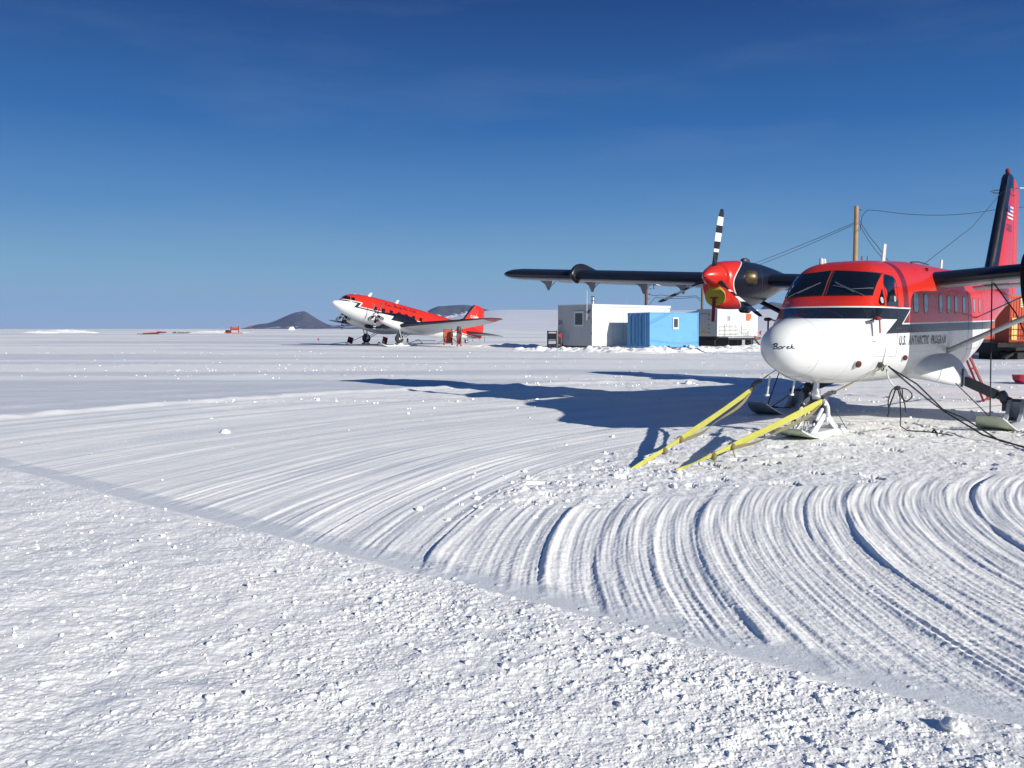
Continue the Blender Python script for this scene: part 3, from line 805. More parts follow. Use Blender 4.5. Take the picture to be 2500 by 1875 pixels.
def airfoil(c, t, n=13):
    pts = []
    f = lambda x: 5 * t * c * (0.2969 * math.sqrt(x) - 0.126 * x - 0.3516 * x * x + 0.2843 * x ** 3 - 0.1015 * x ** 4)
    xs = [0.5 * (1 - math.cos(math.pi * i / n)) for i in range(n + 1)]
    for x in xs[::-1]: pts.append((x * c, f(x) * 1.15))
    for x in xs[1:-1]: pts.append((x * c, -f(x) * 0.8))
    pts.append((c, -0.004))
    return pts        # (x, z) starting at the trailing edge over the top to the nose and back below
def wing_part(st, name, mats, parent, black=0.12, n=13, tipround=0.0, all_black_top=True):
    """st rows: span y, x leading edge, z of chord line, chord, thickness"""
    rings = []
    for y, xl, z, c, t in st:
        rings.append([(xl + px, y, z + pz) for px, pz in airfoil(c, t, n)])
    mb = MB(); mb.rings(rings)
    N = len(rings[0]); k = 0
    for i in range(len(rings) - 1):
        for j in range(N):
            xm = (rings[i][j][0] + rings[i][(j+1) % N][0]) / 2; c = st[i][3]
            fr = (xm - st[i][1]) / c
            upper = j < n
            mb.m[k] = 0 if (upper and all_black_top) or fr < black else 1
            k += 1
    o = mb.build(name, mats, parent, smooth=True)
    o.data.set_sharp_from_angle(angle=R(40))
    return o
def blade_obj(parent, hub, axis_rot, rad, mats_name, chord, stripes, name='propeller_blade', pitch=45, tipmat=None):
    prof = [(0.09, .055, .055), (0.2, .055, .05), (0.32, .12, .034), (0.5, .165, .022), (0.7, .19, .016), (0.85, .185, .012), (0.95, .16, .01), (1.0, .10, .008)]
    rings = []
    for f, ch, th in prof:
        ch *= chord / 0.19; tw = R(pitch + 18 * (0.7 - f))
        if f < 0.25: ch = th = 0.075 * rad
        r = []
        for k in range(12):
            t = 2*math.pi*k/12; a, b = ch/2*math.cos(t), th/2*math.sin(t)
            r.append((a*math.sin(tw) + b*math.cos(tw), a*math.cos(tw) - b*math.sin(tw), f*rad))
        rings.append(r)
    mb = MB(); mb.rings(rings); o = mb.build(name, mats_name, parent, smooth=True)
    o.location = hub; o.rotation_euler = (axis_rot, 0, 0)
    return o
def stripemat(name, bounds, cols):
    m, nt, b = newmat(name)
    tc = nt.nodes.new('ShaderNodeTexCoord'); sp = nt.nodes.new('ShaderNodeSeparateXYZ'); nt.links.new(tc.outputs['Object'], sp.inputs[0])
    z = X(nt, sp.outputs[2]); c = cols[0]
    for bd, cc in zip(bounds, cols[1:]): c = mixc(nt, z.gt(bd), c, cc)
    nt.links.new(c, b.inputs['Base Color']); b.inputs['Roughness'].default_value = 0.35
    return m
BK, WT = (0.012, 0.012, 0.018), (0.80, 0.80, 0.76)


def nodecol(name, fn, rough=0.3, coat=0.3):
    m, nt, b = newmat(name)
    tc = nt.nodes.new('ShaderNodeTexCoord'); sp = nt.nodes.new('ShaderNodeSeparateXYZ'); nt.links.new(tc.outputs['Object'], sp.inputs[0])
    c = fn(nt, X(nt, sp.outputs[0]), X(nt, sp.outputs[1]), X(nt, sp.outputs[2]))
    nt.links.new(c, b.inputs['Base Color']); b.inputs['Coat Weight'].default_value = coat; b.inputs['Coat Roughness'].default_value = 0.05
    rr = nt.nodes.new('ShaderNodeMapRange'); nt.links.new(noise(nt, 5, 4), rr.inputs[0]); rr.inputs[3].default_value = rough * .75; rr.inputs[4].default_value = rough * 1.3
    nt.links.new(rr.outputs[0], b.inputs['Roughness'])
    return m
def _nac(nt, x, y, z):
    e = x - (z - 2.62) * (z - 2.62) * 2.9 - 3.80
    c = mixc(nt, e.gt(0), RED, BLACK)
    return mixc(nt, e.abs().lt(0.016), c, WHITE)
M['naccol'] = nodecol('nacelle_paint', _nac)
def _fin(nt, x, y, z):
    e = x - (z - 3.42) * 0.592 - 12.70
    c = mixc(nt, e.lt(0.50), RED, BLACK)
    return mixc(nt, (z + (x - 14.0) * 0.45).gt(5.66), c, BLACK)
M['fincol'] = nodecol('fin_paint', _fin)
M['bladestripe'] = stripemat('striped_blade', [0.47, 0.533, 0.677, 0.842, 0.986, 1.152], [BK, WT, BK, WT, BK, WT, BK])

# ------------------------------------------------------------------ near plane
# local axes: x aft from the nose tip, y to starboard, z up
A_ = R(41.4)
near = empty('propeller_plane', (3.70, 12.67, 0), math.pi / 2 - A_, 'large red and white ski plane with black wings, tied down close by', 'plane')
def nw(x, y, z):                                # model (y port positive) -> world
    return Vector((3.70 + x * math.sin(A_) + y * math.cos(A_), 12.67 + x * math.cos(A_) - y * math.sin(A_), z))
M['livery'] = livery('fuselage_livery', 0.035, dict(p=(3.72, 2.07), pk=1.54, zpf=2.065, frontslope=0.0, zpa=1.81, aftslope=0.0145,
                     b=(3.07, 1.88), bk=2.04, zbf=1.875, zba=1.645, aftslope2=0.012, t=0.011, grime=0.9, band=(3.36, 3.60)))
FUS = [ # x, zb, zt, hw, f, nt, nb
 (0.22, 1.43, 1.47, 0.02, .5, 2, 2), (0.24, 1.34, 1.56, 0.11, .5, 2, 2), (0.30, 1.255, 1.655, 0.20, .5, 2.05, 2.05), (0.42, 1.155, 1.75, 0.29, .5, 2.1, 2.1), (0.62, 1.07, 1.825, 0.335, .5, 2.1, 2.1),
 (0.97, 0.975, 1.90, 0.435, .5, 2.15, 2.15), (1.28, 0.91, 1.955, 0.55, .5, 2.3, 2.25), (1.60, 0.865, 2.045, 0.695, .49, 2.7, 2.4), (1.95, 0.84, 2.18, 0.785, .44, 3.3, 2.6),
 (2.10, 0.835, 2.27, 0.82, .42, 3.7, 2.7), (2.30, 0.83, 2.51, 0.825, .38, 4.0, 2.8), (2.50, 0.825, 2.70, 0.83, .36, 4.0, 2.9), (2.72, 0.82, 2.82, 0.84, .36, 3.9, 3.0),
 (3.1, 0.81, 2.875, 0.855, .38, 3.8, 3.1), (3.8, 0.80, 2.91, 0.875, .40, 3.8, 3.3), (5.0, 0.80, 2.96, 0.88, .42, 3.9, 3.4), (7.4, 0.82, 2.95, 0.88, .42, 3.9, 3.4),
 (8.6, 0.98, 2.90, 0.84, .46, 3.4, 3.0), (10.2, 1.38, 2.82, 0.68, .5, 2.8, 2.6), (12.2, 1.88, 2.74, 0.42, .52, 2.4, 2.3), (14.2, 2.28, 2.66, 0.16, .5, 2.1, 2.1), (15.1, 2.42, 2.60, 0.04, .5, 2, 2)]
xs_ = np.concatenate([[.22, .225, .24, .265, .3, .35, .41, .48, .55, .62], np.linspace(.7, 3.2, 44), np.linspace(3.3, 15.1, 60)])
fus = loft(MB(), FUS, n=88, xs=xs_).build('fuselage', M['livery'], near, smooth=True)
BF = bvh_of(fus)
PS = lambda x, z: (x, -4, z)       # ray from port
SS = lambda x, z: (x, 4, z)        # ray from starboard
PF = lambda y, z: (-3, y, z)       # ray from the front
dP, dS, dF = (0, 1, 0), (0, -1, 0), (1, 0, 0)
def both(fn):
    for P, d, sg in ((PS, dP, -1), (SS, dS, 1)): fn(P, d, sg)
# windscreen: two panes, rubber seals, wipers
for sg in (-1, 1):
    mb = MB(); patch_quad(mb, BF, [(sg*0.028, 2.675), (sg*0.70, 2.615), (sg*0.715, 2.25), (sg*0.028, 2.262)], PF, dF, 0.006, 20, 12)
    ws = mb.build('windscreen', M['glass'], near, smooth=True)
    mb = MB(); line_on(mb, BF, [(sg*0.025, 2.68), (sg*0.705, 2.622), (sg*0.722, 2.245), (sg*0.025, 2.257)], PF, dF, 0.003, 0.016, closed=True)
    mb.build('seal', M['rubber'], ws)
    mb = MB(); line_on(mb, BF, [(sg*0.62, 2.235), (sg*0.28, 2.40)], PF, dF, 0.022, 0.012); line_on(mb, BF, [(sg*0.46, 2.30), (sg*0.12, 2.47)], PF, dF, 0.020, 0.018)
    mb.build('wiper', M['alu'], near)
mb = MB(); line_on(mb, BF, [(-0.70, 2.36), (-0.40, 2.345), (-0.10, 2.42)], PF, dF, 0.018, 0.006); mb.build('wiper_hose', M['greymetal'], near)
def side_glass(P, d, sg):
    mb = MB(); patch_poly(mb, BF, [(2.72, 2.56), (2.8, 2.6), (3.05, 2.575), (3.105, 2.54), (3.09, 2.12), (3.08, 2.105), (2.64, 2.1), (2.625, 2.13), (2.62, 2.45)], P, d, 0.006, 6)
    dw = mb.build('door_window', M['glass'], near, smooth=True)
    mb = MB(); line_on(mb, BF, [(2.72, 2.57), (2.8, 2.61), (3.06, 2.585), (3.115, 2.545), (3.095, 2.1), (2.62, 2.09), (2.61, 2.45)], P, d, 0.003, 0.012, closed=True); mb.build('seal', M['rubber'], dw)
    mb = MB(); patch_poly(mb, BF, [(2.51, 2.36), (2.53, 2.36), (2.54, 2.13), (2.51, 2.1), (2.36, 2.1), (2.33, 2.13), (2.34, 2.17)], P, d, 0.006, 5)
    q = mb.build('quarter_window', M['glass'], near, smooth=True)
    mb = MB(); patch_poly(mb, BF, oval(2.435, 2.175, 0.05, 0.05), P, d, 0.011, 2); mb.build('air_vent', M['greymetal'], q)
    mb = MB(); patch_poly(mb, BF, oval(2.95, 2.21, 0.045, 0.05), P, d, 0.011, 2); mb.build('air_vent', M['greymetal'], dw)
    for x, a, b, z in ((3.97, .13, .17, 2.17), (4.51, .105, .17, 2.17), (5.40, .105, .165, 2.18), (5.92, .10, .165, 2.18), (6.42, .10, .165, 2.185), (6.98, .10, .165, 2.19), (7.76, .07, .14, 2.20), (8.28, .065, .14, 2.205)):
        mb = MB(); patch_poly(mb, BF, oval(x, z, a, b, e=3.2), P, d, 0.005, 3); wv = mb.build('cabin_window', M['pane'], near, smooth=True)
        mb = MB(); line_on(mb, BF, oval(x, z, a + .008, b + .008, e=3.2), P, d, 0.002, 0.011, closed=True, step=.2); mb.build('seal', M['darkmetal'], wv)
    # panel gaps, door outlines, hinges
    mb = MB()
    line_on(mb, BF, [(3.12, 2.80), (3.10, 2.0), (3.08, 1.25)], P, d, -0.001, 0.008)
    line_on(mb, BF, [(2.0, 2.20), (1.98, 1.35), (2.02, 1.28), (3.02, 1.26)], P, d, -0.001, 0.006)
    line_on(mb, BF, [(7.30, 2.78), (7.35, 1.05), (7.25, .95)], P, d, -0.001, 0.009)
    line_on(mb, BF, [(8.62, 2.6), (8.62, 1.35)], P, d, -0.001, 0.009)
    line_on(mb, BF, [(7.35, 1.30), (8.62, 1.33)], P, d, -0.001, 0.007)
    mb.build('panel_gap', M['darkmetal'], near)
    mb = MB()
    for x0, z0, x1, z1 in ((2.98, 2.40, 3.22, 2.40), (2.98, 2.08, 3.22, 2.08), (2.98, 1.73, 3.22, 1.73)): line_on(mb, BF, [(x0, z0), (x1, z1)], P, d, 0.004, 0.014)
    mb.build('door_hinge', M['darkmetal'], near)
    mb = MB(); line_on(mb, BF, [(2.05, 1.52), (2.14, 1.52)], P, d, 0.006, 0.018); mb.build('door_latch', M['greymetal'], near)
both(side_glass)
# radome joint, fasteners
ring_ = []
mb = MB()
for k in range(73):
    t = 2 * math.pi * k / 72
    o = Vector((0.95, 0, 1.44)); dd = Vector((0, math.cos(t), math.sin(t))); h, nn, i, tt = BF.ray_cast(o, dd); ring_.append(h + nn * 0.0005 if nn.dot(dd) > 0 else h - nn * .0005)
mb.tube(ring_, 0.0032, 5, cap=False); mb.build('radome_joint', M['greymetal'], near)
def rad_fast(P, d, sg):
    mb = MB()
    for zc in (1.72, 1.16):
        line_on(mb, BF, [(0.72, zc-.02), (0.84, zc-.005), (0.845, zc-.035), (.725, zc-.05)], P, d, 0.0, 0.003, closed=True)
        patch_poly(mb, BF, oval(0.84, zc - .012, .007, .007, 8), P, d, .003, 1)
    mb.build('radome_fastener', M['greymetal'], near)
both(rad_fast)
# writing
text_on('lettering', 'U.S.  ANTARCTIC  PROGRAM', 0.215, 3.16, 1.452, PS, dP, BF, 0.003, M['black'], near, shear=0.2, bold=0.006, width=2.62, spacing=1.12)
text_on('lettering', 'U.S.  ANTARCTIC  PROGRAM', 0.215, 5.84, 1.452, SS, dS, BF, 0.003, M['black'], near, shear=0.2, bold=0.006, width=2.62, flip=-1, spacing=1.12)
def script_word(strokes, P, d, bvh, x0, z0, s, r, off, m, parent, flip=1, sx=1.0, name='lettering'):
    mb = MB()
    for st in strokes:
        q = []
        for i in range(len(st) - 1):      # Catmull-Rom
            p0 = st[max(i-1, 0)]; p1 = st[i]; p2 = st[i+1]; p3 = st[min(i+2, len(st)-1)]
            for k in range(4):
                t = k / 4
                q.append(tuple(0.5 * (2*p1[c] + (p2[c]-p0[c])*t + (2*p0[c]-5*p1[c]+4*p2[c]-p3[c])*t*t + (3*p1[c]-p0[c]-3*p2[c]+p3[c])*t**3) for c in (0, 1)))
        q.append(st[-1])
        H = [project(bvh, P(x0 + flip * a * s * sx, z0 + b * s), d, off) for a, b in q]
        H = [h for h in H if h is not None]
        if len(H) > 1: mb.tube(H, [r * (0.75 + 0.5 * abs(math.sin(i * 0.7))) for i in range(len(H))], 5)
    return mb.build(name, m, parent)
BOREK = [[(0.25,0),(0.45,1.05)], [(0.1,0.75),(0.3,1.05),(0.75,1.1),(0.9,0.9),(0.7,0.62),(0.4,0.55)], [(0.4,0.55),(0.8,0.45),(0.85,0.18),(0.5,0.0),(0.1,0.03)],
 [(1.35,0.5),(1.1,0.35),(1.15,0.05),(1.4,0.02),(1.6,0.25),(1.5,0.48),(1.35,0.5)],
 [(1.72,0.03),(1.80,0.28),(1.86,0.52)], [(1.80,.28),(1.92,.45),(2.08,.52),(2.2,.46)],
 [(2.4,0.25),(2.75,0.35),(2.8,0.5),(2.6,0.5),(2.42,0.25),(2.6,0.02),(2.95,0.12)],
 [(3.05,0.02),(3.35,1.05)], [(3.2,0.3),(3.45,0.5),(3.5,0.42),(3.25,0.28),(3.5,0.03),(3.8,0.1)]]
DB = Vector((0.9129, 0.4078, 0.0)); SB = Vector((-DB.y, DB.x, 0))
Pb = lambda a, b: Vector((0.3, 0, 0)) - DB * 2 + SB * a + Vector((0, 0, b))
script_word(BOREK, Pb, DB, BF, 0.035, 1.425, 0.072, 0.0050, .003, M['black'], near, flip=-1, sx=1.15)
# roof aerials, pipes
def blade_aerial(name, x, y, z, h, w0, w1, rake, m):
    mb = MB(); mb.prism([(x - w0/2, z), (x + w0/2, z), (x + w1/2 + rake, z + h), (x - w1/2 + rake, z + h)], 'y', y - 0.012, y + 0.012, 0.004); return mb.build(name, m, near)
blade_aerial('blade_aerial', 4.86, 0, 2.94, 0.36, 0.15, 0.13, 0.07, M['whitemetal'])
blade_aerial('blade_aerial', 8.52, 0, 2.88, 0.34, 0.13, 0.12, 0.06, M['whitemetal'])
for dx in (0, .12):
    mb = MB(); mb.lathe([(0, .035), (.09, .035), (.11, .02)], (3.0 + dx, 0.42, 2.83), (0, 0, 1), 10); mb.build('roof_sensor', M['whitemetal'], near)
mb = MB(); mb.tube([(3.75, -.1, 2.88), (3.74, -.1, 3.0)], 0.007, 6); mb.build('whip_aerial', M['darkmetal'], near)
mb = MB(); mb.tube([(3.62 + .03*math.cos(t), -.05, 2.955 + .035*math.sin(t)) for t in np.linspace(-1.6, 4.2, 14)], 0.006, 5); mb.build('roof_ring', M['redcloth'], near)
mb = MB(); mb.lathe([(0, .04), (.03, .04), (.05, .015)], (4.1, -.2, 2.88), (0, 0, 1), 10); mb.build('roof_light', M['redcloth'], near)
mb = MB(); mb.box((5.05, -.72, 2.80), (.07, .05, .05)); mb.build('roof_fitting', M['redcloth'], near)
mb = MB(); mb.tube([(4.7, -.55, 2.90), (5.0, -.45, 2.945), (5.6, -.4, 2.985), (6.6, -.3, 2.99)], .012, 5); mb.build('roof_cable', M['rope'], near)
mb = MB(); mb.tube([(14.15, 0, 5.45), (11, 0, 4.15), (7.2, 0, 3.02)], 0.006, 5); mb.build('aerial_wire', M['cable'], near)
# pitot covers with streamers
def pitot(P, d, sg):
    b = project(BF, P(2.02, 1.85), d, 0.0)
    mb = MB(); mb.tube([b, b + Vector((-.01, sg*.10, .03)), b + Vector((-.02, sg*.13, .03))], .012, 6); mb.tube([b + Vector((.09, sg*.13, .03)), b + Vector((-.12, sg*.13, .03))], [.02, .024], 8)
    pc = mb.build('pitot_tube', M['darkmetal'], near)
    mb = MB(); mb.tube([b + Vector((-.13, sg*.13, .03)), b + Vector((.03, sg*.13, .03))], .03, 8)
    mb.bar(b + Vector((.0, sg*.14, .02)), b + Vector((.015, sg*.15, -.2)), .05, .008, up=(0,1,0)); mb.build('cover_streamer', M['redcloth'], pc)
both(pitot)
def scoop(P, d, sg):
    for x, z, r in ((1.72, 1.18, .055), (3.45, 1.24, .048)):
        b = project(BF, P(x, z), d, 0.0); nrm = Vector((-.55, sg*.8, -.15)).normalized()
        mb = MB(); mb.lathe([(-.16, r*1.7), (-.05, r*1.45), (.03, r*1.15), (.05, r)], b, nrm, 20); sc = mb.build('air_scoop', M['white'], near, smooth=True)
        mb = MB(); mb.lathe([(.03, r*.99), (.058, r*.95), (.066, r*.7)], b, nrm, 20); mb.build('scoop_cover', M['maroon'], sc, smooth=True)
    # folded footstep/aerial fins low on the side
    for x, z in ((2.56, 1.25), (4.7, 1.10)):
        b = project(BF, P(x, z), d, 0.0)
        mb = MB(); mb.bar(b + Vector((-.02, sg*-.01, -.16)), b + Vector((.06, sg*.02, .14)), .09, .03, up=(0, sg, 0)); mb.build('side_fin', M['whitemetal'], near)
    b = project(BF, P(2.44, 1.15), d, 0.0)
    mb = MB(); mb.box(b + Vector((0, sg*.02, 0)), (.14, .05, .07)); mb.lathe([(-.03, .03), (.03, .03)], b + Vector((-.05, sg*.05, -.03)), (0, 1, 0), 12)
    mb.tube([b + Vector((.06*math.cos(t), sg*.06, -.05 + .05*math.sin(t))) for t in np.linspace(0, 6.28, 13)], .012, 6); mb.build('tie_down_ring', M['darkmetal'], near)
both(scoop)
mb = MB()
for x, y, z, l in ((0.9, .35, .98, .30), (1.25, .1, .9, .22)):
    mb = MB(); mb.tube([(x, y, z), (x + .02, y + .05, z - l)], .014, 6); mb.box((x + .02, y + .05, z - l), (.10, .03, .03))
    mb.build('belly_probe', M['whitemetal'], near)

# wings
LE, CH, ZW = 5.15, 1.98, 2.62
def zl(y): return ZW + (abs(y) - .87) * 0.0595
TH = 0.155
for sg, nm in ((1, 's'), (-1, 'p')):
    st = [(sg * y, LE, zl(y), CH, TH) for y in (0.0, .87, 2, 3.4, 5, 6.6, 8.2, 9.45)]
    st += [(sg*9.70, LE + .03, zl(9.70), CH * .98, TH * .93), (sg*9.84, LE + .10, zl(9.84), CH * .93, TH * .78), (sg*9.90, LE + .25, zl(9.9), CH * .82, TH * .5)]
    wing_part(st, 'wing', [M['boot'], M['grey']], near, black=0.13)
    # wing fence hugging the leading edge
    af = airfoil(CH, TH, 20); up = [p for p in af[:21]]; lo = af[21:]
    outer = []; inner = []
    for px, pz in [p for p in up if p[0] < 1.35] + [p for p in lo if p[0] < .28]:
        f = px / CH
        k = .17 * math.exp(-((f - .08) / .28) ** 2) if pz >= 0 else .11
        if px > 1.2: k = 0.01
        cx, cz = .55, -.02; v = Vector((px - cx, pz - cz)); v.normalize() if v.length else None
        if px < .25: v = Vector((-(.25 - px) * 3 - .1, pz * 4)); v.normalize()
        else: v = Vector((0, 1 if pz > 0 else -1))
        outer.append((px + v.x * k, pz + v.y * k)); inner.append((px, pz * .8))
    poly = outer + inner[::-1]
    yf = sg * 7.45
    mb = MB(); n_ = len(outer)
    for a in (yf - .05, yf + .05):
        pass
    vs = []; 
    for yy, sc in ((yf - .055, .75), (yf - .02, 1.0), (yf + .02, 1.0), (yf + .055, .75)):
        for (ox, oz), (ix_, iz) in zip(outer, inner):
            vs.append((LE + ix_ + (ox - ix_) * sc, yy, zl(yy) + iz + (oz - iz) * sc))
        for ix_, iz in inner: vs.append((LE + ix_, yy, zl(yy) + iz))
    fs = []; L2 = 2 * n_
    for b in range(3):
        for i in range(n_ - 1): fs.append((b*L2+i, b*L2+i+1, (b+1)*L2+i+1, (b+1)*L2+i))
        for i in (0, n_ - 1): fs.append((b*L2+i, (b+1)*L2+i, (b+1)*L2+n_+i, b*L2+n_+i))
    for b in (0, 3):
        for i in range(n_ - 1): fs.append((b*L2+i, b*L2+n_+i, b*L2+n_+i+1, b*L2+i+1))
    mb.add(vs, fs); mb.build('wing_fence', M['boot'], near, smooth=True)
    # flap and aileron hung below the trailing edge, with hinge brackets
    mb = MB()
    for y0, y1, dz in ((1.0, 6.2, -.09), (6.35, 9.5, -.08)):
        rg = [[(LE + CH - .10 + px, y, zl(y) + dz + pz - px * .10) for px, pz in airfoil(.46, .12, 6)] for y in (sg*y0, sg*(y0+y1)/2, sg*y1)]
        mb.rings(rg)
    mb.build('flap', M['grey'], near, smooth=False)
    for y in (3.9, 5.3, 6.42, 8.02, 9.5):
        z = zl(y) - .06
        h_ = .30 if y > 6.3 else .26
        mb = MB(); mb.prism([(LE + 1.05, z), (LE + 1.72, z + .01), (LE + 1.68, z - .10), (LE + 1.58, z - h_), (LE + 1.52, z - h_), (LE + 1.40, z - .14)], 'y', sg*y - .012, sg*y + .012); mb.build('hinge_bracket', M['greymetal'], near)
        if y > 5:
            mb = MB(); mb.tube([(LE + 1.56, sg*y + .03, z - h_ + .02), (LE + 1.95, sg*y + .05, z - .02)], .010, 5); mb.build('hinge_rod', M['greymetal'], near)
    mb = MB(); mb.tube([(LE + .7, sg*5.6, zl(5.6) - .12), (LE + .7, sg*5.6, zl(5.6) - .25)], .008, 5)
    mb.tube([(LE + .72 + .03*math.cos(t), sg*4.2, zl(4.2) - .20 + .05*math.sin(t)) for t in np.linspace(0, 6.28, 13)], .008, 5); mb.build('tie_ring', M['darkmetal'], near)
    # nacelle
    yn = sg * 2.82
    NAC = [(3.70, 2.17, 2.99, .285, .62, 2.2, 2.0), (3.78, 2.13, 3.03, .335, .62, 2.2, 2.1), (4.1, 2.11, 3.08, .385, .60, 2.3, 2.2), (4.6, 2.12, 3.11, .415, .58, 2.4, 2.3),
           (5.1, 2.18, 3.10, .42, .56, 2.4, 2.3), (5.7, 2.33, 3.05, .40, .55, 2.3, 2.2), (6.3, 2.50, 2.98, .33, .55, 2.2, 2.1), (7.05, 2.66, 2.86, .18, .5, 2, 2), (7.35, 2.74, 2.80, .04, .5, 2, 2)]
    nac = loft(MB(), NAC, n=40, yc=yn, xs=np.concatenate([[3.70, 3.73, 3.78], np.linspace(3.88, 7.35, 40)])).build('engine_nacelle', M['naccol'] if 'naccol' in M else M['black'], near, smooth=True)
    BN = bvh_of(nac)
    if sg < 0:       # propeller left off; added black cowling blanket, lowered to shade the fuselage side
        nac.data.materials[0] = M['blanket']
        mb = MB(); loft(mb, [(3.50, 2.20, 2.80, .10, .6, 2, 2), (3.56, 1.90, 2.98, .26, .65, 2.2, 2), (3.66, 1.76, 3.06, .32, .7, 2.2, 2), (3.95, 1.70, 3.12, .37, .7, 2.3, 2.4), (5.0, 1.72, 3.14, .425, .7, 2.4, 2.4), (5.9, 1.80, 3.10, .42, .7, 2.4, 2.3), (6.0, 2.1, 3.0, .3, .6, 2, 2)], n=30, yc=yn, xs=np.concatenate([[3.50, 3.53, 3.56, 3.61, 3.66, 3.8], np.linspace(3.95, 5.9, 14), [5.96, 6.0]])); mb.build('engine_shade_blanket', M['blanket'], nac, smooth=True)
    if sg > 0:
        mb = MB(); mb.lathe([(-.43, .004), (-.42, .03), (-.39, .06), (-.31, .115), (-.2, .17), (-.08, .215), (.0, .235), (.05, .245)], (3.66, yn, 2.755), (1, 0, 0), 32)
        sp_ = mb.build('spinner', M['red'], nac, smooth=True)
        for k, ang in enumerate((8, 128, 248)):
            # angle from straight up, towards port
            blade_obj(sp_, (3.58, yn, 2.755), R(ang), 1.30, M['bladestripe'], 0.25, None, pitch=91)
        mb = MB(); mb.lathe([(0, .005), (0, .17), (.02, .195), (.10, .20)], (3.655, yn, 2.365), (1, 0, 0), 28)
        for i, v in enumerate(mb.v): mb.v[i] = (v[0], yn + (v[1] - yn) * 1.12, v[2])
        ic = mb.build('intake_cover', M['yellowcover'], nac, smooth=True)
        mb = MB(); mb.bar((3.645, yn, 2.32), (3.63, yn + .01, 1.86), .065, .012, up=(1, 0, 0)); mb.box((3.645, yn, 2.33), (.02, .18, .025)); mb.build('cover_streamer', M['redcloth'], ic)
    for q in ((-1, 1) if sg > 0 else ()):
        h = project(BN, (4.34, yn + q * 2, 2.74), (0, -q, 0), 0.0)
        mb = MB(); mb.lathe([(-.14, .12), (.0, .155), (.10, .15), (.18, .13), (.182, .105), (.05, .10)], h + Vector((0, -q*.05, 0)), Vector((.75, q * .8, .02)), 20); mb.build('exhaust_stub', M['exhaust'], nac, smooth=True)
    mb = MB(); mb.lathe([(-.12, .01), (-.11, .05), (.0, .065), (.12, .05), (.14, .01)], (4.95, yn, 3.13), (1, 0, 0), 14); mb.build('nacelle_scoop', M['darkmetal'], nac, smooth=True)
    mb = MB(); mb.lathe([(-.2, .04), (-.15, .09), (.1, .10), (.2, .05)], (5.0, yn, 2.14), (1, 0, 0), 14); mb.build('oil_scoop', M['black'], nac, smooth=True)
    mb = MB()
    line_on(mb, BN, [(4.9, 3.0), (4.9, 2.3)], (lambda x, z, y0=yn: (x, y0 - 2, z)), (0, 1, 0), 0.0, .008); line_on(mb, BN, [(4.9, 3.0), (4.9, 2.3)], (lambda x, z, y0=yn: (x, y0 + 2, z)), (0, -1, 0), 0.0, .008)
    mb.build('panel_gap', M['darkmetal'], nac)
    # strut
    mb = MB(); a = Vector((6.0, sg*.80, 1.27)); b = Vector((5.95, sg*3.75, 2.70)); n_ = 12; rg = []
    for p, c, t in ((a, .19, .09), (a.lerp(b, .06), .19, .10), (a.lerp(b, .94), .18, .10), (b, .18, .08)):
        rg.append([(p.x + c/2*math.cos(2*math.pi*k/n_), p.y - sg*.42*t/2*math.sin(2*math.pi*k/n_), p.z + .9*t/2*math.sin(2*math.pi*k/n_)) for k in range(n_)])
    mb.rings(rg); mb.build('wing_strut', M['whitemetal' if sg < 0 else 'black'], near, smooth=True)
    # undercarriage fairing (flared from the belly)
    F = [(.55, 4.2, 6.9, .80, 1.30), (.80, 4.35, 6.75, .76, 1.30), (.98, 4.75, 6.6, .70, 1.18), (1.12, 5.25, 6.42, .66, .98), (1.20, 5.60, 6.25, .66, .86)]
    rg = []
    for y, x0, x1, z0, z1 in F:
        r = []
        for k in range(20):
            t = 2*math.pi*k/20; c, s_ = math.cos(t), math.sin(t)
            r.append(((x0+x1)/2 + (x1-x0)/2*math.copysign(abs(c)**.7, c), sg*y, (z0+z1)/2 + (z1-z0)/2*math.copysign(abs(s_)**.8, s_)))
        rg.append(r)
    mb = MB(); mb.rings(rg); mb.build('undercarriage_fairing', M['whitemetal'], near, smooth=True)
    mb = MB(); mb.tube([(5.7, sg*1.20, .64), (5.72, sg*1.21, .98)], .022, 8); mb.build('fairing_lug', M['darkmetal'], near)
    # leg, shock units, axle
    mb = MB(); mb.bar((6.0, sg*1.05, .80), (6.0, sg*1.72, .50), .17, .16); mb.build('undercarriage_leg', M['darkmetal'], near)
    mb = MB(); mb.tube([(6.0, sg*1.6, .54), (6.0, sg*1.96, .40)], .06, 10); mb.lathe([(-.06, .10), (-.04, .13), (.04, .13), (.06, .10)], (6.0, sg*1.84, .46), (0, 1, -.3), 18)
    mb.box((6.0, sg*1.86, .32), (.10, .07, .22)); mb.build('shock_unit', M['darkmetal'], near, ang=35)
    mb = MB(); mb.tube([(6.0, sg*1.90, .40), (6.0, sg*2.24, .40)], .045, 10); mb.build('axle', M['darkmetal'], near, ang=35)
    # main ski with upturned toe
    yk = sg * 2.06
    def ski(x0, x1, yk, wd, toe, m_under, m_top, name='ski', toez=.22, z0=.02):
        rg = []; N = 26
        for i in range(N + 1):
            t = i / N; x = x0 + (x1 - x0) * t
            k = max(0, 1 - t * (x1 - x0) / toe); z = z0 + toez * k ** 1.8 + .03 * max(0, (t - .93) / .07)
            hw = wd / 2 * (1 - .35 * k ** 3) * (1 if t < .9 else 1 - .25 * ((t - .9) / .1) ** 2)
            th_ = .028 + .045 * min(1, (1 - k)) * (1 if t < .9 else 1 - .6 * (t - .9) / .1)
            rg.append([(x, yk - hw, z), (x, yk + hw, z), (x, yk + hw, z + .018), (x, yk + hw * .55, z + th_), (x, yk - hw * .55, z + th_), (x, yk - hw, z + .018)])
        mb = MB(); mb.rings(rg)
        k = 0
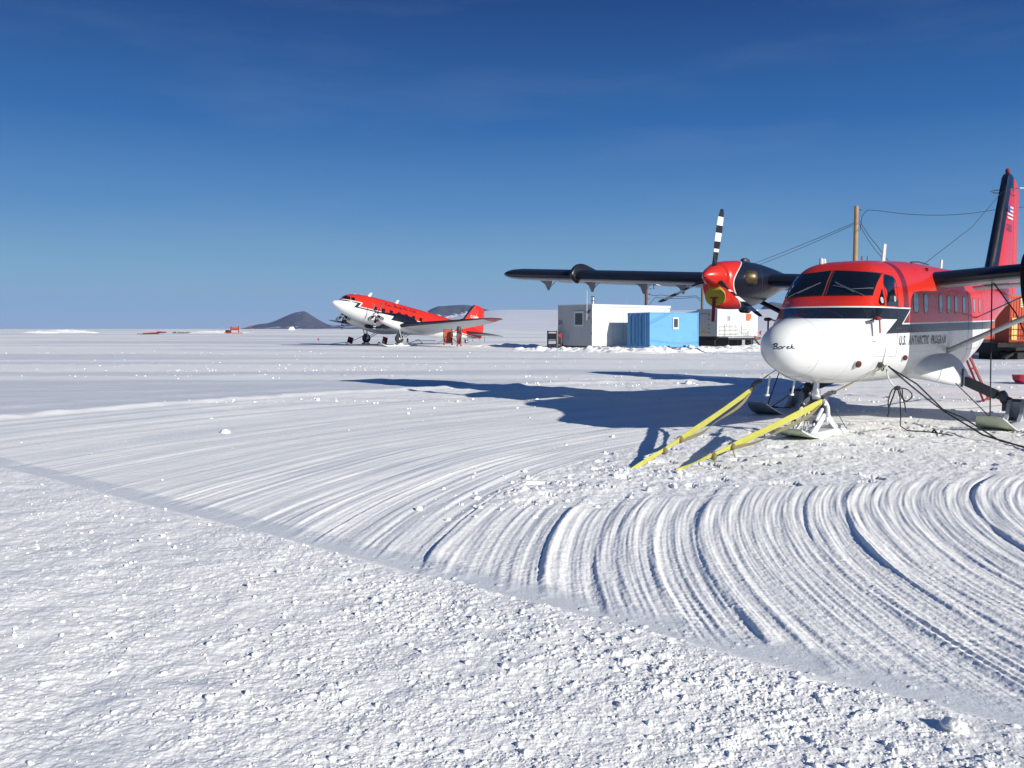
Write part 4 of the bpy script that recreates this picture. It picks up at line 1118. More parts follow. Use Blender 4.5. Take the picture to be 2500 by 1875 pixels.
        for i in range(N):
            for j in range(6): mb.m[k] = 0 if j == 0 else 1; k += 1
        return mb.build(name, [m_under, m_top], near, ang=40)
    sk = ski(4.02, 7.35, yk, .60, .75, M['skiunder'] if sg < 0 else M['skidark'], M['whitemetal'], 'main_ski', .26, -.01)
    mb = MB(); mb.prism([(5.55, .05), (6.55, .05), (6.30, .20), (6.17, .40), (5.97, .44), (5.86, .36), (5.78, .18)], 'y', yk - .14, yk - .08); mb.prism([(5.55, .05), (6.55, .05), (6.30, .20), (6.17, .40), (5.97, .44), (5.86, .36), (5.78, .18)], 'y', yk + .08, yk + .14)
    mb.box((6.05, yk, .24), (.22, .18, .30)); mb.build('ski_pedestal', M['greymetal'], near)
    mb = MB()
    for q in (-.2, .2): mb.tube([(4.35, yk + q, .16), (5.3, yk + q*.7, .09)], .012, 5)
    mb.tube([(4.55, yk, .10), (4.9, sg*1.3, .75)], .009, 5); mb.tube([(4.32, sg*2.0, .13), (5.55, sg*1.68, 2.57)], .011, 6); mb.build('ski_check_cable', M['rope'], near)
    # tailplane
    st = [(sg*y, 12.75 + y*.09, 3.02 + .0*y, 1.55 - y*.14, .11) for y in (.05, 1.2, 2.2, 2.95)] + [(sg*3.15, 13.15, 3.02, 1.0, .06)]
    wing_part(st, 'tailplane', [M['boot'], M['red']], near, black=.16, all_black_top=False)
# nose leg and ski
mb = MB(); mb.tube([(1.86, 0, .95), (1.86, 0, .70)], .050, 14); mb.tube([(1.86, 0, .72), (1.86, 0, .66)], .075, 14); nl = mb.build('nose_leg', M['alu'], near, ang=40)
mb = MB()
arch = [(1.86, .20*math.cos(t), .42 + .19*math.sin(t)) for t in np.linspace(0, math.pi, 15)]
mb.tube([(1.90, .20, .22)] + arch + [(1.90, -.20, .22)], [.034]*17, 10)
mb.tube([(1.86, 0, .68), (1.86, 0, .58)], .065, 12); mb.bar((1.80, .08, .68), (1.80, -.16, .56), .05, .03); mb.bar((1.86, -.2, .24), (1.86, .2, .24), .05, .05); mb.build('fork', M['whitemetal'], nl, ang=50)
mb = MB(); mb.lathe([(-.05, .05), (-.05, .10), (.05, .10), (.05, .05)], (1.9, .02, .55), (0, 1, 0), 16); mb.box((1.96, -.10, .55), (.10, .08, .12)); mb.build('steering_unit', M['darkmetal'], nl)
mb = MB()
for q in (-1, 1):
    mb.tube([(1.83, q*.17, .52), (1.35, q*.17, .20)], .018, 8); mb.tube([(1.70, q*.17, .435), (1.48, q*.17, .285)], .030, 8)
mb.build('trim_strut', M['whitemetal'], nl, ang=40)
mb = MB()
for q in (-1, 1): mb.tube([(1.72, q*.17, .45), (1.76, q*.17, .475)], .036, 8); mb.tube([(1.44, q*.17, .26), (1.40, q*.17, .23)], .036, 8); mb.tube([(1.02, q*.2, .13), (1.2, q*.19, .16), (1.38, q*.17, .2)], .007, 5)
mb.build('strut_clamp', M['rubber'], nl, ang=40)
def nose_ski():
    rg = []; N = 30; x0, x1, wd, toe = .78, 2.95, .52, .70
    for i in range(N + 1):
        t = i / N; x = x0 + (x1 - x0) * t; k = max(0, 1 - t * (x1 - x0) / toe); z = .0 + .17 * k ** 1.7
        hw = wd / 2 * (1 - .10 * k ** 3) * (1 if t < .85 else 1 - .35 * ((t - .85) / .15) ** 2); th_ = .03 + .055 * (1 - k) * (1 if t < .85 else 1 - .8 * (t - .85) / .15)
        rg.append([(x, -hw, z), (x, hw, z), (x, hw, z + .02), (x, hw * .72, z + th_), (x, -hw * .72, z + th_), (x, -hw, z + .02)])
    mb = MB(); mb.rings(rg); k = 0
    for i in range(N):
        for j in range(6): mb.m[k] = 0 if j == 0 else 1; k += 1
    return mb.build('nose_ski', [M['skiunder'], M['whitemetal']], near, ang=40)
ns = nose_ski()
mb = MB()
for q in (-.16, .16):
    mb.prism([(1.25, .07), (1.5, .07), (1.80, .26), (1.92, .26), (2.25, .07), (2.45, .07), (1.98, .36), (1.76, .36)], 'y', q - .012, q + .012)
mb.box((1.86, 0, .27), (.10, .42, .06)); mb.box((1.86, .0, .24), (.14, .14, .14)); mb.build('ski_pedestal', M['whitemetal'], ns)
mb = MB()
for x in (1.0, 1.16): 
    for q in (-.14, .05): mb.prism([(x - .05, .08), (x + .05, .08), (x + .02, .2), (x - .02, .2)], 'y', q - .01, q + .01)
mb.box((1.08, -.07, .12), (.14, .22, .05)); mb.box((2.55, -.1, .10), (.3, .22, .05)); mb.build('ski_bracket', M['greymetal'], ns)
mb = MB(); mb.tube([(.92, -.18, .13), (1.2, -.15, .5), (1.5, -.12, .92)], .006, 5); mb.tube([(2.25, .28, .09), (2.1, .3, .4), (1.95, .2, .88)], .006, 5); mb.tube([(2.4, -.3, .08), (2.15, -.28, .3), (1.9, -.22, .42)], .006, 5); mb.build('ski_check_cable', M['rope'], ns)
# fin and rudder
FIN = [(12.0, 2.68), (12.35, 2.95), (12.70, 3.42), (13.93, 5.50), (14.05, 5.72), (14.25, 5.84), (14.55, 5.86), (14.85, 5.80), (14.85, 2.60)]
def slab(name, poly, hw0, hw1, m, zs=(2.6, 5.86), parent=near, taper=1):
    cx = sum(p[0] for p in poly)/len(poly); cz = sum(p[1] for p in poly)/len(poly)
    mb = MB(); vs = []; n = len(poly)
    for sgn in (-1, 1):
        for k in (1.0, .86):
            for px, pz in poly:
                f = (pz - zs[0]) / (zs[1] - zs[0]); hw = hw0 + (hw1 - hw0) * f
                qx, qz = cx + (px - cx) * k, cz + (pz - cz) * (k if k == 1 else .97)
                vs.append((qx, sgn * (hw if k != 1 else hw * .25), qz))
    fs = []
    for b in (0, 2):
        for i in range(n): fs.append((b*n+i, b*n+(i+1) % n, (b+1)*n+(i+1) % n, (b+1)*n+i))
    for i in range(n): fs.append((i, 2*n+i, 2*n+(i+1) % n, (i+1) % n))
    fs.append(tuple(n + i for i in range(n))); fs.append(tuple(3*n + i for i in range(n)))
    mb.add(vs, fs); return mb.build(name, m, parent, ang=50)
fin = slab('fin', FIN, .13, .07, M['fincol'] if 'fincol' in M else M['red'])
slab('rudder', [(14.87, 2.60), (14.87, 5.78), (15.15, 5.70), (15.50, 5.45), (15.48, 5.2), (15.30, 2.60)], .10, .05, M['red'])
mb = MB(); mb.lathe([(0, .05), (.05, .06), (.10, .055), (.13, .02)], (14.32, 0, 5.84), (0, 0, 1), 12); mb.build('beacon', M['redcloth'], near, smooth=True)
for sg in (-1, 1):
    mb = MB(); mb.tube([(14.35, sg*.05, 5.42), (14.30, sg*.30, 5.42), (14.42, sg*.42, 5.42), (14.80, sg*.42, 5.42), (14.90, sg*.28, 5.42)], .016, 6); mb.build('ring_aerial', M['whitemetal'], near)
# flag and registration on the fin, port and starboard
for sg in (-1, 1):
    y0 = sg * .115
    def Pf(a, b, y0=y0, sg=sg): return (13.95 + (a if sg < 0 else .62 - a), y0, 4.62 + b)
    mb = MB()
    for i in range(7): 
        if i % 2 == 0: mb.add([Pf(0, i*.048), Pf(.62, i*.048), Pf(.62, (i+1)*.048), Pf(0, (i+1)*.048)], [(0,1,2,3)])
    fl = mb.build('flag_emblem', M['white'], fin, normals=False)
    mb = MB(); q = -1 if sg < 0 else 1; mb.add([(p[0], y0 + q*.003, p[2]) for p in (Pf(0, .19), Pf(.26, .19), Pf(.26, .34), Pf(0, .34))], [(0,1,2,3)]); mb.build('canton', M['flagblue'], fl, normals=False)
    text_on('registration', 'C-GKBO', 0.26, 13.88 if sg < 0 else 14.62, 4.30, (lambda a, b, y0=y0: (a, y0, b)), None, None, 0, M['black'], fin, sx=.62, flip=1 if sg < 0 else -1)

# ------------------------------------------------------------------ far plane
BX, BY, BA, BP, BZ = -12.923, 86.723, 0.8123, 0.18679, 0.298
far = empty('propeller_plane', (BX, BY, BZ), math.pi / 2 - BA, 'distant red and white plane with its nose raised, standing left of the huts', 'plane', ry=BP)
M['farlivery'] = livery('far_livery', 0.02, dict(p=(-3.70, 3.25), pk=0.68, zpf=3.22, frontslope=-0.012, zpa=2.85, aftslope=-0.008,
                        b=(-4.18, 3.12), bk=0.70, zbf=3.07, zba=2.70, aftslope2=-0.004, t=0.035, grime=1.4))
FF = [(-6.32, 2.80, 2.84, .02, .5, 2, 2), (-6.25, 2.66, 2.96, .16, .5, 2, 2), (-5.95, 2.42, 3.10, .40, .5, 2, 2), (-5.55, 2.2, 3.24, .60, .5, 2, 2.1), (-5.3, 2.1, 3.46, .70, .5, 2.1, 2.1), (-5.0, 2.0, 3.76, .80, .48, 2.2, 2.1),
      (-4.7, 1.92, 3.92, .90, .46, 2.3, 2.1), (-4.2, 1.80, 4.06, 1.0, .46, 2.3, 2.2), (-3.2, 1.63, 4.18, 1.12, .47, 2.3, 2.2), (-1.5, 1.52, 4.23, 1.2, .48, 2.3, 2.3), (1.5, 1.48, 4.19, 1.22, .48, 2.3, 2.3), (4.5, 1.62, 4.14, 1.15, .5, 2.2, 2.2),
      (7.5, 1.88, 4.04, .92, .5, 2.1, 2.1), (10.0, 2.28, 3.88, .60, .5, 2, 2), (12.0, 2.62, 3.65, .30, .5, 2, 2), (12.8, 2.78, 3.40, .08, .5, 2, 2)]
ff = loft(MB(), FF, n=48, xs=np.concatenate([[-6.32, -6.3, -6.25, -6.15, -6.05], np.linspace(-5.95, -3.2, 34), np.linspace(-3, 12.8, 40)])).build('fuselage', M['farlivery'], far, smooth=True)
BB = bvh_of(ff)
QS = lambda x, z: (x, -6, z); QT = lambda x, z: (x, 6, z); QF = lambda y, z: (-9, y, z)
for sg, P, d in ((-1, QS, dP), (1, QT, dS)):
    mb = MB(); patch_quad(mb, BB, [(sg*.05, 3.74), (sg*.50, 3.64), (sg*.56, 3.36), (sg*.05, 3.42)], QF, dF, .012, 8, 5); mb.build('windscreen', M['glass'], far, smooth=True)
    for x0, x1 in ((-5.28, -4.86), (-4.76, -4.42)):
        mb = MB(); patch_quad(mb, BB, [(x0 + (.18 if x0 < -5 else 0), 3.60), (x1, 3.66), (x1, 3.32), (x0 - .02, 3.32)], P, d, .012, 6, 4); mb.build('cockpit_window', M['glass'], far, smooth=True)
    for x in (-2.21, -1.25, -.31, .67, 1.56, 2.47, 3.42):
        mb = MB(); patch_quad(mb, BB, [(x - .2, 3.22), (x + .2, 3.22), (x + .2, 2.85), (x - .2, 2.85)], P, d, .012, 4, 4); mb.build('cabin_window', M['glass'], far, smooth=True)
    mb = MB()
    line_on(mb, BB, [(-2.75, 2.66), (-2.85, 2.2), (-3.1, 1.95)], P, d, -.01, .05); mb.build('propeller_guard', M['greymetal'], far)
# side name in brush script
KENN = [[[(.2,0),(.35,1.0)],[(.85,1.0),(.3,.45),(.8,0)]], [[(.05,.25),(.35,.35),(.35,.5),(.15,.45),(.1,.1),(.4,.05)]], [[(.05,0),(.12,.5),(.35,.45),(.4,0)]], [[(.05,0),(.12,.5),(.35,.45),(.4,0)]]]
def word(letters, x, adv):
    out = []
    for L in letters:
        for st in L: out.append([(x + a, b) for a, b in st])
        x += adv
    return out, x
e_ = [[(.05,.25),(.35,.35),(.35,.5),(.15,.45),(.1,.1),(.4,.05)]]; n_l = [[(.05,0),(.12,.5),(.35,.45),(.4,0)]]; o_l = [[(.2,.5),(.05,.25),(.2,0),(.38,.25),(.2,.5)]]; r_l = [[(.08,0),(.15,.5),(.4,.45)]]
K_ = [[(.15,0),(.3,1.0)], [(.85,1.0),(.25,.45),(.75,0)]]; B_ = [[(.15,0),(.3,1.0)], [(.05,.9),(.7,1.0),(.6,.6),(.3,.55)], [(.3,.55),(.75,.35),(.5,0),(.1,.02)]]; k_ = [[(.08,0),(.2,.95)], [(.4,.5),(.12,.28),(.42,0)]]
A_l = [[(.0,0),(.5,1.0),(.7,0)], [(.2,.4),(.65,.4)]]; i_l = [[(.12,0),(.18,.5)], [(.22,.72),(.24,.76)]]; L_ = [[(.35,1.0),(.15,.05),(.7,.05)]]; t_l = [[(.15,.85),(.08,.05),(.3,.05)], [(.0,.55),(.35,.55)]]; d_l = [[(.4,.95),(.35,0)], [(.36,.45),(.12,.45),(.08,.1),(.34,.1)]]
ST = []; x = 0
for wd in ([K_, e_, n_l, n_l], [B_, o_l, r_l, e_, k_], [A_l, i_l, r_l], [L_, t_l, d_l]):
    for i, L in enumerate(wd):
        for st in L: ST.append([(x + a, b) for a, b in st])
        x += .85 if i == 0 else .48
    x += .35
script_word(ST, QS, dP, BB, -1.05, 3.56, 0.315, 0.024, .012, M['black'], far, sx=3.95 / (x * .315))
script_word(ST, QT, dS, BB, 2.9, 3.56, 0.315, 0.024, .012, M['black'], far, flip=-1, sx=3.95 / (x * .315))
def far_aerial(x, z):
    mb = MB(); mb.prism([(x - .17, z), (x + .17, z), (x + .34, z + .42), (x + .08, z + .42)], 'y', -.02, .02); mb.build('blade_aerial', M['whitemetal'], far)
far_aerial(-2.35, 4.2); far_aerial(.95, 4.17)
for x, z in ((-4.0, 4.08), (-3.2, 4.16), (5.0, 4.11)):
    mb = MB(); mb.lathe([(0, .09), (.05, .08), (.08, .02)], (x, 0, z), (0, 0, 1), 10); mb.build('roof_sensor', M['whitemetal'], far)
M['farnac'] = livery('far_nacelle', 0.0, dict(p=(-1.3, 2.4), pk=0.6, zpf=9, frontslope=0, zpa=9, aftslope=0, b=(-1.45, 2.35), bk=0.7, zbf=2.40, zba=1.98, aftslope2=0.0, t=0.001, grime=0.5))
M['farblade'] = stripemat('far_blade', [0.80, .92, 1.04, 1.16, 1.28, 1.37], [BK, WT, BK, WT, BK, WT, BK])
M['fartip'] = nodecol('far_wing_paint', lambda nt, x, y, z: mixc(nt, y.abs().gt(12.75), (0.50, 0.52, 0.54), (0.45, 0.03, 0.02)), 0.45, 0.1)
for sg in (-1, 1):
    yn = sg * 2.82
    nac = loft(MB(), [(-2.95, 1.88, 2.48, .30, .5, 2, 2), (-2.5, 1.62, 2.60, .42, .5, 2.2, 2.2), (-1.6, 1.40, 2.68, .52, .5, 2.3, 2.3), (-.4, 1.22, 2.86, .62, .5, 2.3, 2.3), (1.0, 1.15, 2.80, .60, .5, 2.2, 2.2), (2.4, 1.3, 2.1, .42, .5, 2, 2), (3.7, 1.6, 1.8, .06, .5, 2, 2)], n=28, yc=yn, xs=np.linspace(-2.95, 3.7, 34)).build('engine_nacelle', M['farnac'], far, smooth=True)
    mb = MB(); mb.lathe([(-.35, .01), (-.3, .08), (-.15, .17), (.05, .22), (.2, .24)], (-3.15, yn, 2.19), (1, 0, 0), 20); sp_ = mb.build('spinner', M['alu'], nac, smooth=True)
    for k in range(5):
        bl = blade_obj(sp_, (-3.11, yn, 2.19), R(36 + 72 * k), 1.42, M['farblade'], 0.34, None, pitch=15)
    mb = MB(); mb.lathe([(-.04, .13), (.12, .14), (.13, .05)], (-2.88, yn, 1.72), (1, 0, 0), 16); mb.build('intake_cover', M['redcloth'], nac)
    mb = MB(); mb.lathe([(-.1, .09), (.2, .12), (.35, .08)], (-1.9, yn - sg*.5, 2.35), (1, -sg*.3, 0), 12); mb.build('exhaust_stub', M['exhaust'], nac)
    st = [(sg*y, xl, z, c, t) for y, xl, z, c, t in ((0, -.95, 1.55, 5.0, .13), (1.3, -.95, 1.55, 5.0, .13), (2.9, -.85, 1.60, 4.8, .13), (3.5, -.62, 1.72, 4.5, .13), (5.8, -.12, 1.97, 3.9, .125), (8.2, .40, 2.20, 3.25, .12), (10.8, 1.0, 2.47, 2.45, .11), (12.4, 1.42, 2.63, 1.8, .10), (13.5, 1.75, 2.76, 1.15, .09), (14.3, 2.2, 2.83, .5, .07))]
    wing_part(st, 'wing', [M['boot'], M['fartip']], far, black=.08, all_black_top=False, n=11)
    # undercarriage
    mb = MB()
    for q in (-.28, .28): mb.tube([(.02, yn + q, .42), (-.45, yn + q, 1.4)], .05, 8); mb.tube([(.1, yn + q, .5), (1.5, yn + q, 1.5)], .035, 6)
    mb.tube([(-.2, yn - .28, .9), (-.2, yn + .28, .9)], .03, 6); mb.tube([(-.3, yn - .28, 1.25), (-.1, yn + .28, .7)], .025, 6); lg = mb.build('undercarriage_leg', M['greymetal'], far, ang=40)
    mb = MB(); mb.lathe([(-.15, .28), (-.15, .40), (-.09, .455), (.09, .455), (.15, .40), (.15, .28)], (-.07, yn, .455), (0, 1, 0), 28); wh = mb.build('wheel', M['rubber'], lg, ang=40)
    mb = MB(); mb.lathe([(-.16, .05), (-.13, .24), (.13, .24), (.16, .05)], (-.07, yn, .455), (0, 1, 0), 20); mb.build('rim', M['whitemetal'], wh, ang=40)
    # ski lies level on the snow, so it is turned against the pitch of the plane
    mb = MB(); rg = []
    for i in range(19):
        t = i / 18; x = -2.2 + 4.2 * t; k = max(0, 1 - t * 4.2 / .8); z = .27 * k ** 1.7; hw = .42
        rg.append([(x, -hw, z), (x, hw, z), (x, hw * .8, z + .14 - .08 * k), (x, -hw * .8, z + .14 - .08 * k)])
    mb.rings(rg)
    for q in (-.36, .36): mb.prism([(-.35, .1), (.45, .1), (.12, .34), (-.0, .34)], 'y', q - .02, q + .02)
    o = mb.build('main_ski', M['whitemetal'], far, ang=35); o.location = (-.05, yn, -.29); o.rotation_euler = (0, -BP, 0)
    st = [(sg*y, xl, z, c, t) for y, xl, z, c, t in ((.1, 9.9, 3.05, 2.75, .09), (1.5, 10.4, 3.02, 2.3, .09), (3.0, 10.95, 2.98, 1.75, .08), (3.7, 11.4, 2.95, 1.2, .07), (4.05, 11.9, 2.94, .5, .05))]
    wing_part(st, 'tailplane', [M['boot'], M['grey']], far, black=.2, n=9)
    for x in (11.6, 12.4):
        mb = MB(); mb.tube([(x, sg * 1.0, 2.95), (x + .15, sg * 1.0, 2.35)], .02, 5); mb.build('static_wick', M['darkmetal'], far)
def _ff(nt, x, y, z): return mixc(nt, (x - (z - 4.47) * .70 - 9.94).lt(0.14), RED, BLACK)
M['farfin'] = nodecol('far_fin_paint', _ff)
fn = slab('fin', [(8.7, 3.95), (9.94, 4.47), (10.19, 4.88), (11.0, 6.02), (11.25, 6.20), (11.6, 6.24), (11.6, 3.2), (9.5, 3.3)], .16, .06, M['farfin'], zs=(3.3, 6.24), parent=far)
slab('rudder', [(11.63, 6.23), (12.0, 6.2), (12.45, 6.08), (12.72, 5.8), (12.86, 4.9), (12.95, 3.9), (12.97, 3.2), (12.80, 2.76), (12.3, 2.70), (11.63, 3.0)], .10, .05, M['red'], zs=(2.7, 6.24), parent=far)
for sg in (-1, 1):
    text_on('registration', 'C-GMKB', .42, 10.75 if sg < 0 else 12.3, 4.72, (lambda a, b, y0=sg*.15: (a, y0, b)), None, None, 0, M['white'], fn, sx=.72, flip=1 if sg < 0 else -1, bold=.012)
mb = MB(); mb.tube([(10.55, 0, 2.5), (10.75, 0, 2.12)], .06, 8); mb.bar((10.5, .12, 2.4), (10.78, .12, 2.1), .12, .03); mb.bar((10.5, -.12, 2.4), (10.78, -.12, 2.1), .12, .03); tl = mb.build('tail_leg', M['whitemetal'], far)
mb = MB(); mb.lathe([(-.08, .10), (-.08, .21), (.08, .21), (.08, .10)], (10.78, 0, 2.10), (0, 1, 0), 20); wh = mb.build('tail_wheel', M['rubber'], tl, ang=40)
mb = MB(); mb.lathe([(-.09, .02), (-.085, .11), (.085, .11), (.09, .02)], (10.78, 0, 2.10), (0, 1, 0), 14); mb.build('rim', M['whitemetal'], wh)
mb = MB(); mb.tube([(-.8, -.9, 1.5), (-.9, -.9, 1.32), (.2, -.9, 1.25), (.35, -.9, 1.33)], .03, 6); mb.build('belly_step', M['greymetal'], far)

# ------------------------------------------------------------------ gear standing round the far plane
def zz(x, y): return 780 + x * .22604, 690 + y * .22604
def stand_h(name, p, rz, label, cat, grp=None): return empty(name, p, rz, label, cat, grp)
t = stand_h('leaning_board', gnd(*zz(350, 666)), .5, 'dark red board standing on the snow in front of the far plane nose', 'board')
mb = MB(); mb.bar((-.3, 0, 0), (-.05, .1, .78), .62, .05, up=(0, 1, 0)); mb.build('panel', M['redcloth'], t)
mb = MB(); mb.bar((.15, .45, 0), (-.05, .12, .72), .05, .05); mb.build('prop_leg', M['darkmetal'], t)
t = stand_h('leaning_board', gnd(*zz(715, 668)), .7, 'dark red board standing behind the nearer jack stand under the far plane', 'board')
mb = MB(); mb.bar((-.2, 0, 0), (.05, .1, .8), .62, .05, up=(0, 1, 0)); mb.build('panel', M['standred'], t)
mb = MB(); mb.bar((.25, .5, 0), (.05, .12, .72), .05, .05); mb.build('prop_leg', M['darkmetal'], t)
for (u, v), h, lab in ((zz(692, 684), .84, 'white tripod jack stand with a red top, between the two wheels of the far plane'), (zz(952, 686), .80, 'white tripod jack stand with a red top, behind the nearer wheel of the far plane')):
    t = stand_h('jack_stand', gnd(u, v), .3, lab, 'jack stand', 'jack stands under the far plane')
    for k in range(3):
        a = 2.1 * k + .5
        mb = MB(); mb.bar((.30*math.cos(a), .30*math.sin(a), 0), (.05*math.cos(a), .05*math.sin(a), h*.62), .05, .04); mb.build('leg', M['whitemetal'], t)
    mb = MB(); mb.tube([(0, 0, h*.5), (0, 0, h*.92)], .085, 12); mb.build('cylinder', M['standred'], t, ang=40)
    mb = MB(); mb.tube([(0, 0, h*.9), (0, 0, h)], .05, 10); mb.build('lifting_pad', M['standred'], t)
t = stand_h('wheel_chock', gnd(*zz(640, 682)), .3, 'small red winch block lying left of the nearer jack stand', 'winch')
mb = MB(); mb.prism([(-.25, 0), (.25, 0), (.18, .3), (0, .42), (-.12, .22)], 'y', -.12, .12); mb.build('body', M['standred'], t)
mb = MB(); mb.lathe([(-.16, .1), (.16, .1)], (.02, 0, .25), (0, 1, 0), 12); mb.build('drum', M['darkmetal'], t)
# big wing stands
def wing_stand(u, v, D, h, w_, label, rz, top):
    t = stand_h('wing_stand', at(u, v, D), rz, label, 'stand', 'red stands behind the far plane wing')
    for q in (-1, 1):
        mb = MB(); mb.bar((q*w_/2, 0, 0), (q*w_/2, 0, h), .09, .09); mb.build('post', M['standred'], t)
        mb = MB(); mb.bar((q*w_/2, -.45, .05), (q*w_/2, .45, .05), .10, .10); mb.bar((q*w_/2, -.4, .08), (q*w_/2, -.03, .6), .05, .05); mb.bar((q*w_/2, .4, .08), (q*w_/2, .03, .6), .05, .05); mb.build('foot', M['standred'], t)
    mb = MB()
    for z in (.35, .8, h - .08): mb.bar((-w_/2, 0, z), (w_/2, 0, z), .06, .06)
    mb.build('rail', M['standred'], t)
    mb = MB(); mb.bb((-w_/2 + .06, -.04, h*.42), (w_/2 - .06, .0, h*.93)); mb.bb((-w_/2 + .06, -.03, .15), (w_/2 - .06, -.01, h*.42)); mb.build('panel', top, t)
    mb = MB(); mb.tube([(-w_/2, -.08, h*.9), (-w_/2 - .05, -.1, h*.5), (-w_/2 + .1, -.12, .3)], .04, 6); mb.tube([(w_/2, -.08, h*.95), (w_/2 + .05, -.1, h*.6), (w_/2 - .1, -.12, .4)], .04, 6); mb.build('hose', M['rubber'], t)
    return t
wing_stand(*zz(1388, 672), 80, 1.46, .74, 'wide red stand with a bright orange panel behind the far plane wing', .15, M['standorange'])
t = wing_stand(*zz(1508, 686), 79, 1.62, .32, 'narrow red stand with a dark grey padded top, right of the orange panelled one', .1, M['standred'])
mb = MB(); mb.lathe([(-.03, .1), (0, .17), (.5, .19), (.6, .12)], (0, -.02, 1.2), (0, 0, 1), 14); mb.build('padded_top', M['darkmetal'], t, smooth=True)
mb = MB(); mb.bar((-.16, .0, .9), (-.85, .3, .9), .05, .05); mb.bar((-.16, 0, .3), (-.85, .3, .95), .05, .05); mb.bar((-.85, .3, .95), (-.16, .0, 1.5), .05, .05); mb.build('side_brace', M['standred'], t)
t = stand_h('tow_bar', gnd(*zz(1010, 668)), 0.35, 'grey A shaped tow bar lying by the far plane wheel', 'tow bar')
mb = MB(); mb.tube([(-.5, 0, .1), (.7, .25, .55)], .035, 6); mb.tube([(-.5, 0, .1), (1.0, -.3, .12)], .035, 6); mb.tube([(.7, .25, .55), (1.0, -.3, .12)], .03, 6); mb.tube([(.2, 0, .4), (2.6, .1, .42)], .03, 6); mb.build('frame', M['greymetal'], t)
def strap_line(name, pts, r, m, label, cat, grp=None, n=6):
    mb = MB(); mb.tube(pts, r, n); o = mb.build(name, m, None, ang=60); return tag(o, label, cat, grp)
strap_line('tie_down_cable', [gnd(*zz(110, 664)), gnd(*zz(330, 640), .25), at(*zz(470, 578), 91)], .035, M['greymetal'], 'grey cable from the snow to the far plane front wheel', 'cable')
strap_line('tie_down_cable', [gnd(*zz(1262, 668)), at(*zz(1345, 612), 92)], .02, M['cable'], 'thin dark cable from the snow to the orange panelled stand', 'cable')
# orange cable reel on a sledge, far left
p = gnd(571, 815)
t = empty('cable_reel', p, .1, 'orange cable reel on a low sledge, alone far off left of the cone hill', 'cable reel')
mb = MB(); mb.bb((-2.6, -1, .15), (2.7, 1, .45)); mb.bb((-3.1, -.9, .3), (-2.6, .9, .5)); mb.build('sledge', M['standorange'], t)
mb = MB(); mb.bb((-1.1, -.15, .45), (-.85, .15, 2.6)); mb.build('post', M['standred'], t)
mb = MB(); mb.bb((1.45, -.15, .45), (1.7, .15, 2.6)); mb.build('post', M['standred'], t)
mb = MB(); mb.lathe([(0, .45), (2.3, .45)], (-.85, 0, 1.75), (1, 0, 0), 20); mb.build('drum', M['standorange'], t, ang=40)
mb = MB(); mb.lathe([(-.9, .1), (-.8, .42), (.7, .42), (.9, .1)], (-1.9, 0, .85), (1, .3, 0), 14); mb.build('barrel', M['rubber'], t, smooth=True)
p = gnd(378, 817)
t = empty('beam_stack', p, .12, 'long rust red beams stacked on the snow far left', 'beams')
mb = MB(); mb.box((0, 0, .5), (6.5, .5, .35), ry=-.06); mb.box((-1.2, .5, .28), (4.5, .4, .3), ry=-.03); mb.box((1.9, -.2, .75), (2.4, .4, .3), ry=.06); mb.build('beam', M['standred'], t)
mb = MB(); mb.box((-3.9, 0, .2), (2.0, .3, .2)); mb.build('dark_beam', M['darkmetal'], t)
for u, v, l, lab in ((440, 814.5, 5.6, 'dark planks lying on the snow beside the rust red beams'), (460, 814, 1.6, 'short dark plank right of the longer dark planks'), (508, 812.6, 1.8, 'lone dark plank on the bright drift left of the orange cable reel')):
    mb = MB(); mb.box((0, 0, .25), (l, .5, .30)); mb.box((-l*.35, .1, .5), (l*.15, .3, .4)); mb.box((l*.1, .2, .45), (l*.5, .25, .15), ry=.04)
    o = mb.build('plank_pile', M['deckwood']); o.location = gnd(u, v); tag(o, lab, 'planks')

# ------------------------------------------------------------------ huts and containers
TH_ = R(38.5)
def frame(u, D, z):           # near lower corner of a box-shaped hut seen at column u, distance D
    return Vector(((u - 1250) / FPX * D, D, z))
# white hut no. 21
hut = empty('hut', frame(1445, 72.1, .28), TH_, 'long white panelled hut with the number 21, tallest of the huts', 'hut')
HL, HW_, HH = 9.6, 4.25, 3.42
mb = MB(); mb.bb((0, 0, 0), (HL, HW_, HH))
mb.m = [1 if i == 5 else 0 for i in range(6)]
mb.build('wall', [M['hut'], M['hutgrey']], hut)
mb = MB()
for k in range(1, 8): mb.bb((k*1.22 - .012, -.012, .02), (k*1.22 + .012, -.001, HH - .22))
mb.build('panel_joint', M['greymetal'], hut)
mb = MB(); mb.bb((-.05, -.06, HH - .17), (HL + .05, -.003, HH + .05)); mb.bb((-.05, -.003, HH + .002), (HL + .05, HW_ + .05, HH + .06)); mb.build('roof', M['whitemetal'], hut)
mb = MB(); rs_ = random.Random(3)
z = .15
while z < HH - .9:
    h = rs_.uniform(.05, .22); w1 = rs_.uniform(.02, .10)
    if rs_.random() < .55: mb.bb((-.012, -.01, z), (-.002, w1, z + h))
    z += h + rs_.uniform(.02, .12)
mb.build('edge_damage', M['deckwood'], hut)
